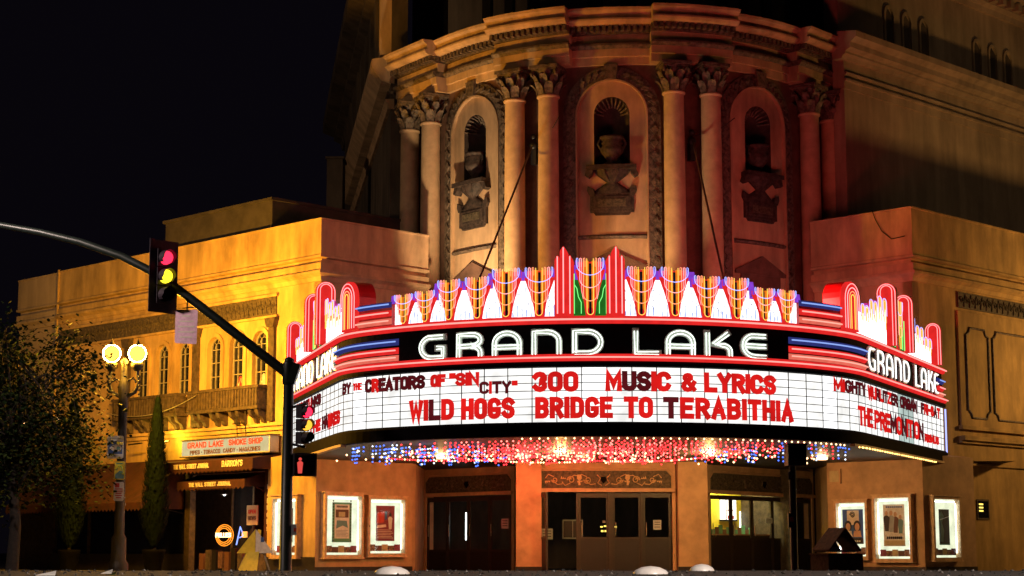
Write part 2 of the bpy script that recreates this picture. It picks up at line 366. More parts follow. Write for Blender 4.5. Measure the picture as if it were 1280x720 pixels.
def text(mbf, fr, txt, s0, width, z0, H, st, o0, o1, mats, sgn=1, gw=.5, gap=.24, tilt=0):
    """mbf(i, ch) returns the MB for the i-th letter"""
    xs, k = layout(txt, width, H, st, gw, gap)
    for i, (ch, x) in enumerate(zip(txt, xs)):
        if x is None: continue
        g, adv = glyph(ch, gw); mb = mbf(i, ch); m = mats[i % len(mats)] if isinstance(mats, list) else mats
        for j, stroke in enumerate(g):
            pts = [(s0+sgn*(st/2+(x+p[0])*k), z0+st/2+p[1]*(H-st)+tilt*(x+p[0])*k) for p in stroke]
            if sgn < 0: pts = pts[::-1]
            ribbon(mb, fr, pts, st/2, o0, o1+.003*j, m)
def wordtext(parent, fr, txt, *a, **k):      # every word a part of its own
    mbs = {}; text(lambda i, c: mbs.setdefault(txt[:i].count(' '), MB()), fr, txt, *a, **k)
    for i in sorted(mbs): mbs[i].build('lettering', parent)
def onetext(mb, *a, **k): text(lambda i, c: mb, *a, **k)

# ------------------------------------------------------------------ facade frames
# ---- frames: every facade is described as (s along it, z up, o out of it) ----
class Flat:
    def __init__(f, px, py, deg, out=1):
        a = radians(deg); f.p = (px, py); f.d = (cos(a), sin(a)); f.n = (out*sin(a), -out*cos(a)); f.curved = False
    def __call__(f, s, z, o=0.0):
        return (f.p[0]+f.d[0]*s+f.n[0]*o, f.p[1]+f.d[1]*s+f.n[1]*o, z)
class Drum:      # s is arc length at radius R, growing to the right, 0 at angle a0
    def __init__(f, cx, cy, R, a0): f.c = (cx, cy); f.R = R; f.a0 = radians(a0); f.curved = True
    def __call__(f, s, z, o=0.0):
        a = f.a0+s/f.R; r = f.R+o
        return (f.c[0]+r*cos(a), f.c[1]+r*sin(a), z)
class Path:      # a smoothed polyline; o points out to the street
    def __init__(f, pts, s_at):
        d = []
        for (a, b) in zip(pts, pts[1:]):
            n = max(1, int(hypot(b[0]-a[0], b[1]-a[1])/0.05))
            for i in range(n): d.append((a[0]+(b[0]-a[0])*i/n, a[1]+(b[1]-a[1])*i/n))
        d.append(pts[-1]); K = 14; q = []
        for i in range(len(d)):
            k = min(K, i, len(d)-1-i); w = d[i-k:i+k+1]
            q.append((sum(p[0] for p in w)/len(w), sum(p[1] for p in w)/len(w)))
        f.q = q; f.L = [0.0]
        for a, b in zip(q, q[1:]): f.L.append(f.L[-1]+hypot(b[0]-a[0], b[1]-a[1]))
        k = min(range(len(q)), key=lambda i: hypot(q[i][0]-s_at[0], q[i][1]-s_at[1]))
        f.s0 = f.L[k]; f.curved = True; f.smin = -f.s0; f.smax = f.L[-1]-f.s0
    def __call__(f, s, z, o=0.0):
        import bisect
        t = s+f.s0; i = min(max(bisect.bisect(f.L, t)-1, 0), len(f.q)-2)
        a, b = f.q[i], f.q[i+1]; l = f.L[i+1]-f.L[i]; u = (t-f.L[i])/l
        j0, j1 = max(0, i-3), min(len(f.q)-1, i+4)
        dx, dy = f.q[j1][0]-f.q[j0][0], f.q[j1][1]-f.q[j0][1]; m = hypot(dx, dy); dx /= m; dy /= m
        return (a[0]+(b[0]-a[0])*u+dy*o, a[1]+(b[1]-a[1])*u-dx*o, z)
MARQ = Path([(-6.05, 48.6)] + [(2.0+7.42*cos(radians(t)), 45.25+7.42*sin(radians(t))) for t in range(219, 324, 3)] + [(11.75, 48.9)], (1.66, 37.85))
LW = Flat(-5.16, 48, 135, -1)      # left wing, street face: s grows away to the left
LI = Flat(-5.16, 48, 45)           # left wing, inner face
RW = Flat(10.82, 48, 45)           # right wing, street face
RI = Flat(10.82, 48, 135, -1)      # right wing, inner face
_tc = (3.505, 54.734)
_tarc = [(_tc[0]+6.0*cos(radians(t)), _tc[1]+6.0*sin(radians(t))) for t in range(-146, -41, 3)]
TOW = Path([(_tarc[0][0]-.574*2.9, _tarc[0][1]+.819*2.9)] + _tarc + [(_tarc[-1][0]+.66*2.6, _tarc[-1][1]+.75*2.6)], (2.8, 48.78))

# ------------------------------------------------------------------ ground: a cambered road, kerb and corner pavement
def road_z(y):     # crown of the camber about 11 m from the camera
    if y < 11: return 0.438-0.0016*(11-y)-.0004*(11-y)**2*(y > -20)
    if y < 33: return 0.438-0.558*((y-11)/22)**1.15
    return -0.12
mb = MB(); ys = [-60, -30, -8, 0, 3, 5, 7, 8, 9, 10, 11, 12, 13, 14, 16, 18, 20, 23, 26, 29, 31, 33, 33.6, 60, 120, 400, 900]
mb.grid([[(x, y, road_z(max(y, -8)) if y <= 33.6 else -.12) for x in (-900, -200, -60, -30, -15, 0, 15, 30, 60, 200, 900)] for y in ys], 'asphalt')
road = tag(mb.build('road'), kind='structure')
# pavement: rounded street corner, kerb 0.12 high
def corner(off):
    return [(-52-off*.7, 87.6-off*.7)] + [(-12.2-off*.7, 47.8-off*.7), (-9.0-off*.5, 44.4-off*.8), (-6.2-off*.4, 40-off*.8), (-4.6-off*.3, 37.0-off), (-2.5-off*.2, 35.6-off),
            (2, 34.6-off), (7, 34.9-off), (10.5+off*.3, 36.8-off), (13.5+off*.5, 40.5-off*.8), (17.5+off*.7, 45.2-off*.7)] + [(70+off*.7, 97.7-off*.7)]
inner = corner(-.16); outer = corner(0)
mb = MB(); k = len(inner)
mb.add([(p[0], p[1], 0) for p in inner]+[(70, 120, 0), (-52, 120, 0)], [list(range(k+2))], 'concrete')
pav = tag(mb.build('pavement'), kind='structure')
mb = MB(); mb.grid([[(p[0], p[1], -.14) for p in outer], [(p[0], p[1], .004) for p in outer], [(p[0], p[1], .004) for p in inner], [(p[0], p[1], -.14) for p in inner]], 'concrete')
tag(mb.build('kerb'), kind='structure')

# ------------------------------------------------------------------ the theatre
TH = thing('theatre_building', (2.8, 52, 0), 'old picture palace on the corner with a rounded column tower and two stucco wings', 'theatre')
def arch(hw, zs, zb, n=18, c=0.0):      # outline (s,z): left foot, up, round, right foot
    return [(c-hw, zb), (c-hw, (zb+zs)/2)]+[(c-hw*cos(pi*i/n), zs+hw*sin(pi*i/n)) for i in range(n+1)]+[(c+hw, (zb+zs)/2), (c+hw, zb)]
# entrance storey and tower wall
BAYS = [(-4.5, 1.42), (0.0, 1.36), (4.47, 1.42)]
ZT = 14.0; ZB = 5.2; ZS = 12.62
def wall_strip(mb, s0, s1, topfn, z1, m, step=.12, o=0.0):
    n = max(1, int(round((s1-s0)/step)))
    for i in range(n):
        a = s0+(s1-s0)*i/n; b = s0+(s1-s0)*(i+1)/n
        za, zb = topfn(a), topfn(b)
        mb.add([TOW(a, za, o), TOW(b, zb, o), TOW(b, z1, o), TOW(a, z1, o)], [[0, 1, 2, 3]], m)
mb = MB()
segs = [(-8.0, BAYS[0][0]-BAYS[0][1]), (BAYS[0][0]+BAYS[0][1], -1.36), (1.36, BAYS[2][0]-BAYS[2][1]), (BAYS[2][0]+BAYS[2][1], 8.1)]
for a, b in segs: wall_strip(mb, a, b, lambda s: ZB, ZT, 'spandrel', .25)
for c, hw in BAYS:
    wall_strip(mb, c-hw, c+hw, lambda s: ZS+sqrt(max(0, hw*hw-(s-c)**2)), ZT+.3, 'spandrel')
mb.build('tower_wall', TH)
for c, hw in BAYS:
    hi = hw-.36; nb = 11.12; nw = .5
    # carved arch band in separate pieces above and below the spring
    b = MB(); b.fring(TOW, arch(hw, ZS, ZB, 24, c), arch(hi, ZS, ZB, 24, c), -.05, .07, 'ornament')
    for i in range(40):                     # raised foliage on the band, alternating along its length
        zz = ZB+.3+(i//2)*.37
        if zz > ZS: break
        x = (-1 if i % 2 else 1)*(hw-.18)
        b.fpoly(TOW, [(c+x-.11, zz), (c+x, zz-.14), (c+x+.11, zz), (c+x, zz+.15)], .07, .115, 'ornament')
    for i in range(17):
        t = pi*(i+.5)/17; rr = hw-.18; x, z = c-rr*cos(t), ZS+rr*sin(t)
        b.fpoly(TOW, [(x-.12*cos(t+.5), z+.12*sin(t+.5)), (x-.10*cos(t-1.6), z+.10*sin(t-1.6)), (x+.12*cos(t+.5), z-.12*sin(t+.5)), (x+.10*cos(t-1.6), z-.10*sin(t-1.6))], .07, .12, 'ornament')
    b.fpoly(TOW, [(c-.14, ZS+hi-.02), (c+.14, ZS+hi-.02), (c+.19, ZS+hw+.05), (c-.19, ZS+hw+.05)], .07, .2, 'ornament')
    b.build('arch_band', TH)
    b = MB(); b.fring(TOW, arch(hi, ZS, ZB, 24, c), arch(hi-.05, ZS, ZB, 24, c), -.05, .10, 'stucco')
    b.build('arch_moulding', TH)
    # panel with the niche opening cut in it: ring above, slabs below
    b = MB(); A_ = arch(hi-.05, ZS, nb, 24, c); B_ = arch(nw, ZS, nb, 24, c)
    mid = [((p[0]+q[0])/2, (p[1]+q[1])/2) for p, q in zip(A_, B_)]
    b.grid([[TOW(p[0], p[1], .0) for p in A_], [TOW(p[0], p[1], .0) for p in mid], [TOW(p[0], p[1], .0) for p in B_]], 'stucco')
    for i in range(10):
        a0 = c-(hi-.05)+2*(hi-.05)*i/10; a1 = c-(hi-.05)+2*(hi-.05)*(i+1)/10
        b.add([TOW(a0, ZB, 0), TOW(a1, ZB, 0), TOW(a1, nb, 0), TOW(a0, nb, 0)], [[0, 1, 2, 3]], 'stucco')
    b.build('niche_panel', TH)
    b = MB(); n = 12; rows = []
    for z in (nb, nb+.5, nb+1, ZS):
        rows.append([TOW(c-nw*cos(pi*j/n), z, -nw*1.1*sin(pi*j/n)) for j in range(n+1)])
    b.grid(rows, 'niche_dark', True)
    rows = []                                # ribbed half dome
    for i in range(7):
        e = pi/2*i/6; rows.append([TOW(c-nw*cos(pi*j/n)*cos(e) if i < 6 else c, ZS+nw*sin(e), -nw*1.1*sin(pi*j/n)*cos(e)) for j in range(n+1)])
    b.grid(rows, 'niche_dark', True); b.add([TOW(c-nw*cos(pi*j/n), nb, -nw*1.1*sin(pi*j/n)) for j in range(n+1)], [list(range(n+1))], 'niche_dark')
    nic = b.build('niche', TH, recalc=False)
    b = MB()
    for i in range(11):
        t = pi*(i+.5)/11; q = []
        for e in (0, .5, 1.0): q.append(TOW(c-(nw-.02)*cos(t)*cos(e), ZS+(nw-.02)*sin(t)*(cos(e)*.98)+.0, -.35*sin(e)))
        b.tube(q, .028, 'ornament', 5)
    b.build('niche_shell', nic)
    # urn standing in the niche
    b = MB(); p = TOW(c, 11.2, -.06)
    b.lathe(p, [(.10, 0), (.24, .03), (.12, .10), (.20, .20), (.31, .34), (.33, .44), (.27, .54), (.31, .60), (.25, .66), (.33, .72), (.35, .78), (.24, .79), (.10, .75)], 'urn', 14)
    b.tube([TOW(c-.30, 11.62, .0), TOW(c-.39, 11.78, .02), TOW(c-.32, 11.92, 0)], .035, 'urn', 5)
    b.tube([TOW(c+.30, 11.62, .0), TOW(c+.39, 11.78, .02), TOW(c+.32, 11.92, 0)], .035, 'urn', 5)
    b.build('urn', TH)
    # bracket: shelf, tapered shell bowl, waist and eared plaque
    b = MB()
    b.fbox(TOW, c-.66, c+.66, 11.02, 11.14, 0, .34, 'urn', 3)
    for sg in (-1, 1):
        b.fpoly(TOW, [(c+sg*.66, 11.03), (c+sg*.72, 10.86), (c+sg*.62, 10.80), (c+sg*.52, 10.92), (c+sg*.50, 11.02)], .02, .24, 'urn')
        b.fpoly(TOW, [(c+sg*.50, 10.50), (c+sg*.66, 10.58), (c+sg*.68, 10.44), (c+sg*.61, 10.30), (c+sg*.46, 10.30)], .02, .13, 'urn')
    rows = []
    for z, w, o in ((11.02, .50, .30), (10.90, .44, .28), (10.76, .26, .20), (10.68, .15, .14), (10.62, .24, .13), (10.52, .40, .11), (10.40, .58, .10), (10.36, .60, .09)):
        rows.append([TOW(c-w*cos(pi*j/8), z, o*sin(pi*j/8)+.002) for j in range(9)])
    b.grid(rows, 'urn', True)
    for j in range(1, 8, 2):
        b.tube([TOW(c-w*cos(pi*j/8), z, o*sin(pi*j/8)+.012) for z, w, o in ((11.0, .50, .30), (10.90, .44, .28), (10.76, .26, .20), (10.69, .16, .14))], .022, 'urn', 5)
    b.fbox(TOW, c-.60, c+.60, 9.84, 10.37, .0, .10, 'urn', 3)
    b.fbox(TOW, c-.50, c+.50, 9.92, 10.28, .10, .13, 'urn', 3); b.fbox(TOW, c-.38, c+.38, 9.99, 10.20, .13, .15, 'frieze', 3)
    b.fpoly(TOW, [(c-.52, 9.84), (c+.52, 9.84), (c+.46, 9.76), (c-.46, 9.76)], .0, .09, 'urn')
    b.build('bracket_plaque', TH)
    b = MB(); b.sweep(TOW, c-hi+.05, c+hi-.05, [(0, 9.10), (.07, 9.12), (.09, 9.17), (.05, 9.21), (0, 9.22)], 'ornament'); b.build('panel_rail', TH)
    b = MB(); b.fpoly(TOW, [(c-.95, 8.34), (c, 8.78), (c+.95, 8.34), (c+.95, 8.25), (c-.95, 8.25)], 0, .10, 'spandrel')
    b.fpoly(TOW, [(c-.75, ZB), (c+.75, ZB), (c+.75, 8.25), (c-.75, 8.25)], 0, .05, 'spandrel'); b.build('pediment', TH)

# coupled engaged columns, each its own part with a carved capital
def spiral(c, r, turns, sg, n=12):
    return [(c[0]+sg*r*(1-.8*i/n)*cos(turns*2*pi*i/n), c[1]+r*(1-.8*i/n)*sin(turns*2*pi*i/n)) for i in range(n+1)]
def column(s, o=.36, r=.29):
    p = TOW(s, 0, o); b = MB(); b.lathe((p[0], p[1], 0), [(r*1.03, ZB), (r*1.03, 8.0), (r*1.01, 10.5), (r*.96, 13.05), (r*.98, 13.08)], 'column', 22)
    b.lathe((p[0], p[1], 13.08), [(r*1.0, 0), (r*1.12, .03), (r*1.12, .07), (r*.98, .10)], 'column', 22)
    col = b.build('column', TH)
    b = MB(); z0 = 13.17
    b.lathe((p[0], p[1], z0), [(r*.92, 0), (r*.98, .25), (r*1.15, .55), (r*1.4, .72)], 'ornament', 16)
    for tier, (h0, h1, k, rr) in enumerate(((0.0, .34, 8, .30), (.12, .58, 8, .32))):
        for j in range(k):
            a = 2*pi*(j+.5*tier)/k; ca, sa = cos(a), sin(a); rows = []
            for t, w, out in ((0, .10, 0), (.55, .12, .03), (.85, .11, .09), (1.0, .07, .16), (.92, .04, .19)):
                rad = r*.95+out+.02+.04*t; z = z0+h0+(h1-h0)*t
                rows.append([(p[0]+rad*ca-q*w*sa, p[1]+rad*sa+q*w*ca, z-(abs(q) > .6)*.03) for q in (-1, 0, 1)])
            b.grid(rows, 'ornament', False)
    for j in range(4):
        a = pi/4+pi/2*j+atan2(p[1]-_tc[1], p[0]-_tc[0]); ca, sa = cos(a), sin(a)
        pts = [(p[0]+rad*ca, p[1]+rad*sa, z0+z) for rad, z in ((.30, .42), (.38, .58), (.47, .66), (.52, .60), (.50, .52), (.45, .54), (.47, .59))]
        b.tube(pts, .04, 'ornament', 6)
    a = atan2(p[1]-_tc[1], p[0]-_tc[0])
    b.box((p[0], p[1], z0+.77), (.84, .84, .09), 'ornament', rz=a); b.box((p[0], p[1], z0+.70), (.74, .74, .06), 'ornament', rz=a)
    b.build('capital', col)
for s in (-7.42, -6.25, -2.68, -1.68, 1.66, 2.68, 6.38, 7.55): column(s)
# entablature breaking forward over each pair
RES = [(-8.0, -5.72, .35), (-5.72, -3.28, 0), (-3.28, -1.06, .35), (-1.06, 1.06, 0), (1.06, 3.28, .35), (3.28, 5.66, 0), (5.66, 8.1, .35)]
for s0, s1, d in RES:
    a0, a1 = s0, s1
    b = MB(); b.sweep(TOW, a0, a1, [(-.1, 14.02), (.12+d, 14.02), (.12+d, 14.24), (.17+d, 14.25), (.17+d, 14.46), (-.1, 14.46)], 'stucco')
    b.build('architrave', TH)
    b = MB(); b.sweep(TOW, a0, a1, [(-.1, 14.46), (.20+d, 14.462), (.28+d, 14.54), (.28+d, 14.60), (.12+d, 14.62), (-.1, 14.62)], 'ornament'); b.build('carved_moulding', TH)
    b = MB(); b.sweep(TOW, a0, a1, [(-.1, 14.62), (.12+d, 14.622), (.12+d, 14.88), (-.1, 14.88)], 'stucco'); b.build('frieze_band', TH)
    b = MB(); b.sweep(TOW, a0, a1, [(-.1, 14.88), (.22+d, 14.882), (.24+d, 15.09), (-.1, 15.09)], 'ornament')
    n = int((s1-s0+.2*d)/.155)
    for i in range(n):
        q = s0+(i+.5)*(s1-s0)/n; b.fbox(TOW, q-.045, q+.045, 14.93, 15.08, .23+d, .40+d, 'ornament', 1)
    b.build('dentil_course', TH, kind='stuff')
    b = MB(); b.sweep(TOW, a0, a1, [(-.1, 15.09), (.46+d, 15.092), (.52+d, 15.12), (.58+d, 15.19), (.58+d, 15.24), (-.1, 15.24)], 'stucco'); b.build('cornice_bead', TH)
    b = MB(); b.sweep(TOW, a0, a1, [(-.6, 15.24), (.48+d, 15.243), (.50+d, 15.38), (.62+d, 15.46), (.64+d, 15.53), (-.6, 15.60)], 'stucco'); b.build('cornice', TH)
# attic drum set back above the cornice, tall dark openings between piers
b = MB(); b.fbox(TOW, -8.0, 8.1, 15.3, 24, -1.9, -1.6, 'dark_glass', 40); b.build('attic_glazing', TH)
x = -7.9
while x < 8.0:
    w = .62 if int(round((x+7.9)/1.28)) % 4 else 1.9
    b = MB(); b.fbox(TOW, x, min(x+w, 8.1), 15.3, 24, -1.6, -1.3, 'stucco_dim'); b.build('attic_pier', TH); x += w+.62
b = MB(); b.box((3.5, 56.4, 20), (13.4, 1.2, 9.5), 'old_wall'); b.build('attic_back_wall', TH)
# side mass, right: runs away parallel to the right street
RM = Flat(9.75, 51.25, 45); LMs = Flat(-3.72, 53.7, 98.5, -1)
b = MB(); b.fbox(RM, 0, 40, 0, 15.2, -.4, 0, 'stucco_dim'); b.build('side_wall', TH)
b = MB()
b.sweep(RM, -.25, 40, [(-.2, 14.86), (.10, 14.86), (.14, 14.95), (.24, 15.0), (.24, 15.06), (.42, 15.14), (.42, 15.3), (.62, 15.42), (.62, 15.6), (-.4, 15.75)], 'stucco_dim', 1)
b.sweep(RM, -.05, 40, [(-.1, 14.0), (.05, 14.0), (.05, 14.22), (.12, 14.24), (.12, 14.3), (-.1, 14.3)], 'stucco_dim', 1)
b.sweep(RM, .0, 40, [(-.1, 14.42), (.08, 14.42), (.1, 14.5), (-.1, 14.5)], 'stucco_dim', 1)
b.build('side_cornice', TH)
RU = Flat(10.05, 51.9, 45)
b = MB(); b.fbox(RU, -.55, 40, 15.3, 18.5, -.5, 0, 'stucco_dim'); b.build('upper_side_wall', TH)
b = MB(); b.sweep(RU, -.75, 40, [(-.3, 18.2), (.1, 18.2), (.14, 18.35), (.3, 18.45), (.3, 18.7), (.75, 18.9), (.75, 19.3), (-.3, 19.5)], 'stucco_dim', 1)
for i in range(60): b.fbox(RU, .2+i*.5, .42+i*.5, 18.47, 18.72, .3, .55, 'stucco_dim')
b.build('upper_side_cornice', TH)
for g0 in (2.15, 7.3, 12.5):
    for k, (dz) in enumerate((0, 0, .0)):
        s = g0+k*.98
        b = MB(); w = .3; o = [(s-w, 15.62), (s-w, 16.9)]+[(s-w*cos(pi*i/8), 16.9+w*sin(pi*i/8)) for i in range(1, 8)]+[(s+w, 16.9), (s+w, 15.62)]
        i_ = [(s+(p[0]-s)*.72, p[1] if p[1] < 15.7 else p[1]-.08*(p[1] > 16.9)) for p in o]
        b.fring(RU, o, i_, 0, .07, 'stucco_dim'); b.fpoly(RU, [(s-.22, 15.62), (s+.22, 15.62), (s+.22, 16.9), (s, 17.08), (s-.22, 16.9)], .0, .012, 'old_wall'); b.build('blind_window', TH)
# side mass, left: seen almost edge on
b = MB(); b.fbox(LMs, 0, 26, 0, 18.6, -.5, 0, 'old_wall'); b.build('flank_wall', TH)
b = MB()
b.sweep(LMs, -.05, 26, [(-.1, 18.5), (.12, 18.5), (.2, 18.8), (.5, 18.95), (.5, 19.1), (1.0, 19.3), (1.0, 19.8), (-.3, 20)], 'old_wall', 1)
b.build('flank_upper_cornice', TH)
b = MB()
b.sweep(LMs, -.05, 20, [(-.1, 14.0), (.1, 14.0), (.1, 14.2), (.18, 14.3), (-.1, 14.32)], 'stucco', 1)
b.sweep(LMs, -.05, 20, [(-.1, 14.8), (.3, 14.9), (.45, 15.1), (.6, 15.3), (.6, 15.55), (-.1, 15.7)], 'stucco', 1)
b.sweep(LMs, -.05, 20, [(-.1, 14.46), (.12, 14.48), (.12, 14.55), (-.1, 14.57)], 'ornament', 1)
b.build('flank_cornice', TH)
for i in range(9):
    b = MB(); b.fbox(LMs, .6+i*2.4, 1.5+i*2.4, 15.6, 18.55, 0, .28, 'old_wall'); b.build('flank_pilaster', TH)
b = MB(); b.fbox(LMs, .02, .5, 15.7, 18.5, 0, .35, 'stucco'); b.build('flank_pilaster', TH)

# stay cables from bosses between the coupled columns down to the marquee roof
for s, lo, lab in ((-2.2, (-1.16, 42.5, 6.05), 'rusty stay cable slanting down from the left column pair to the marquee'), (2.2, (5.25, 42.5, 6.15), 'rusty stay cable slanting down from the right column pair to the marquee')):
    p = TOW(s, 11.8, .12); t = thing('stay_cable', (p[0], p[1], 11.5), lab, 'cable', 'stay cables holding up the marquee')
    b = MB(); b.tube([TOW(s, 11.78, .3), lo], .03, 'cable', 6); b.build('cable', t)
    b = MB(); b.ball(TOW(s, 11.85, .16), .13, 'iron', 8, 5); b.box(TOW(s, 11.55, .12), (.16, .2, .5), 'iron', rz=s/6); b.ball(TOW(s, 12.1, .16), .09, 'iron', 8, 5)
    b.tube([TOW(s, 12.0, .1), TOW(s+.3, 12.05, .3), TOW(s+.7, 12.2, .55), TOW(s+.95, 12.45, .8)], .014, 'iron', 5)
    b.build('wall_anchor', t)

# ------------------------------------------------------------------ wings
def corn(zt, x=0): return [(-.3, 7.8), (.05, 7.81), (.10, 7.92), (.24, 8.0), (.24, 8.07), (.15, 8.09), (.15, 8.29), (.0, 8.31), (.0, 8.42), (.17, 8.44), (.17, 8.50), (.12, 8.52), (.12, zt-.05), (.15, zt-.04), (.15, zt), (-.3, zt)]
WIN = [2.63, 3.71, 4.78, 6.33, 7.41, 8.49]; wr = .33; wz0 = 5.12; wzs = 6.34
def wtop(s, c): return wzs+sqrt(max(0, wr*wr-(s-c)**2))
b = MB()                                    # street face of the left wing with real arched openings
edges = [0]; 
for c in WIN: edges += [c-wr, c+wr]
edges.append(13.25)
for i in range(0, len(edges), 2):
    b.add([LW(edges[i], 3.0, 0), LW(edges[i+1], 3.0, 0), LW(edges[i+1], 7.85, 0), LW(edges[i], 7.85, 0)], [[0, 1, 2, 3]], 'stucco_wing')
for c in WIN:
    b.add([LW(c-wr, 3.0, 0), LW(c+wr, 3.0, 0), LW(c+wr, wz0, 0), LW(c-wr, wz0, 0)], [[0, 1, 2, 3]], 'stucco_wing')
    n = 14
    for j in range(n):
        a0 = c-wr*cos(pi*j/n); a1 = c-wr*cos(pi*(j+1)/n)
        b.add([LW(a0, wtop(a0, c), 0), LW(a1, wtop(a1, c), 0), LW(a1, 7.85, 0), LW(a0, 7.85, 0)], [[0, 1, 2, 3]], 'stucco_wing')
    o = arch(wr, wzs, wz0, 14, c); b.grid([[LW(p[0], p[1], 0) for p in o], [LW(p[0], p[1], -.16) for p in o]], 'stucco_wing')
    b.add([LW(c-wr, wz0, 0), LW(c+wr, wz0, 0), LW(c+wr, wz0, -.16), LW(c-wr, wz0, -.16)], [[0, 1, 2, 3]], 'stucco_wing')
b.build('wall', TH)
b = MB(); b.fbox(LI, 0, 3.6, 3.0, 7.85, -.3, 0, 'stucco'); b.build('wall', TH)
b = MB(); b.msweep(LW, 0, 13.25, corn(9.52), 'stucco_wing'); b.msweep(LI, 0, 3.8, corn(9.52), 'stucco'); b.build('parapet', TH)
b = MB(); b.fbox(LW, .1, 13.2, 9.0, 9.4, -3.4, -.3, 'old_wall'); b.build('roof', TH)
for c in WIN:
    b = MB(); o = arch(wr+.12, wzs, wz0, 14, c); i_ = arch(wr+.0, wzs, wz0, 14, c); b.fring(LW, o, i_, 0, .05, 'stucco_wing'); b.fbox(LW, c-wr-.14, c+wr+.14, wz0-.09, wz0, 0, .12, 'stucco_wing')
    w = b.build('window', TH)
    b = MB(); o = arch(wr+.01, wzs, wz0, 14, c); b.add([LW(p[0], p[1], -.14) for p in o], [list(range(len(o)))], 'dark_glass')
    b.build('pane', w)
    b = MB()
    b.fring(LW, arch(wr, wzs, wz0, 14, c), arch(wr-.035, wzs, wz0, 14, c), -.13, -.09, 'window_frame')
    for dx in (-.11, .11): b.fbox(LW, c+dx-.012, c+dx+.012, wz0, wzs+.12, -.135, -.10, 'window_frame')
    for dz in (.02, .42, .82, 1.2): b.fbox(LW, c-wr+.03, c+wr-.03, wz0+dz-.012, wz0+dz+.012, -.134, -.099, 'window_frame')
    b.ftube(LW, [(c-.15*cos(pi*t/8), wzs+.02+.15*sin(pi*t/8)) for t in range(9)], .013, -.11, 'window_frame', 4)
    for t in (45, 90, 135): b.ftube(LW, [(c+.15*cos(radians(t)), wzs+.02+.15*sin(radians(t))), (c+.32*cos(radians(t)), wzs+.02+.32*sin(radians(t)))], .012, -.11, 'window_frame', 4)
    b.build('glazing_bars', w)
for k, c in enumerate((3.71, 2.63)):        # things standing behind two panes
    b = MB(); b.fpoly(LW, [(c-.2, 5.16), (c+.2, 5.16), (c+.16, 5.42), (c+.02, 5.5), (c-.12, 5.44)], -.138, -.132, 'ink_maroon' if not k else 'ink_grey')
    b.ftube(LW, [(c-.1, 5.2), (c-.02, 5.42), (c+.08, 5.22), (c+.14, 5.4)], .014, -.128, 'paper', 4); b.build('window_sign', TH)
# pilasters, dark frieze with relief
for c in (2.05, 5.66, 9.25):
    b = MB(); b.fbox(LW, c-.13, c+.13, 4.12, 6.72, 0, .10, 'wood'); b.fpoly(LW, [(c-.15, 6.72), (c+.15, 6.72), (c+.24, 6.98), (c-.24, 6.98)], 0, .16, 'wood'); b.build('pilaster', TH)
b = MB(); b.fbox(LW, 1.92, 13.2, 7.06, 7.58, 0, .04, 'frieze')
for i in range(54):
    s = 2.05+i*.207
    b.ftube(LW, spiral((s, 7.32), .085, 1.2, 1 if i % 2 else -1, 8), .016, .05, 'frieze', 4); b.fpoly(LW, [(s+.05, 7.12), (s+.11, 7.30), (s+.15, 7.50), (s+.09, 7.34)], .04, .065, 'frieze')
b.build('frieze_relief', TH)
b = MB(); b.fbox(LW, 1.85, 13.2, 6.99, 7.06, 0, .08, 'stucco_wing'); b.fbox(LW, 1.85, 13.2, 7.58, 7.66, 0, .08, 'stucco_wing'); b.build('string_course', TH)
b = MB(); b.fbox(LW, 0, 13.2, 3.98, 4.06, 0, .14, 'stucco_wing'); b.fbox(LW, 0, 13.2, 3.86, 3.98, 0, .07, 'stucco_wing'); b.build('string_course', TH)
for s0, s1 in ((2.2, 5.52), (6.05, 9.42)):  # panelled timber balconies on paired brackets
    b = MB(); b.fbox(LW, s0, s1, 4.55, 5.04, .10, .38, 'wood'); b.fbox(LW, s0-.04, s1+.04, 5.04, 5.12, 0, .44, 'wood'); b.fbox(LW, s0-.02, s1+.02, 4.46, 4.55, 0, .42, 'wood')
    bal = b.build('balcony', TH)
    n = 24
    for i in range(n+1):
        s = s0+.06+(s1-s0-.12)*i/n; b = MB(); q = .05 if i % 8 == 0 else .022
        b.fbox(LW, s-q, s+q, 4.56, 5.035, .38, .41+.02*(q > .03), 'wood'); b.build('baluster', bal)
    for i in range(4):
        for d in (-.16, .16):
            s = s0+.3+(s1-s0-.6)*i/3+d; b = MB()
            if not (s0 < s < s1): continue
            b.add([LW(s+e, z, o) for e in (-.07, .07) for o, z in ((0, 4.08), (.10, 4.10), (.16, 4.22), (.30, 4.30), (.36, 4.46), (0, 4.46))],
                  [[0, 1, 2, 3, 4, 5], [6, 7, 8, 9, 10, 11]]+[[i_, (i_+1) % 6, 6+(i_+1) % 6, 6+i_] for i_ in range(6)], 'wood'); b.build('bracket', bal)
# lower, slightly prouder walls under the marquee and round both corners
b = MB(); b.msweep(LW, 0, 1.72, [(-.3, .42), (.35, .42), (.35, 3.1), (.0, 3.16), (-.3, 3.16)], 'stucco_wing'); b.msweep(LI, 0, 3.05, [(-.3, .16), (.35, .16), (.35, 3.1), (.0, 3.16), (-.3, 3.16)], 'stucco_low'); b.build('lower_wall', TH)
b = MB(); b.msweep(LW, 0, 1.72, [(-.3, 0), (.38, 0), (.38, .42), (-.3, .42)], 'plinth'); b.msweep(LI, 0, 3.05, [(-.3, 0), (.38, 0), (.38, .16), (-.3, .16)], 'plinth'); b.build('plinth', TH)
b = MB(); b.msweep(RW, 0, 2.2, [(-.3, .16), (.35, .16), (.35, 3.1), (.0, 3.16), (-.3, 3.16)], 'stucco_low'); b.msweep(RI, 0, 2.68, [(-.3, .16), (.35, .16), (.35, 3.1), (.0, 3.16), (-.3, 3.16)], 'stucco_low')
b.build('lower_wall', TH)
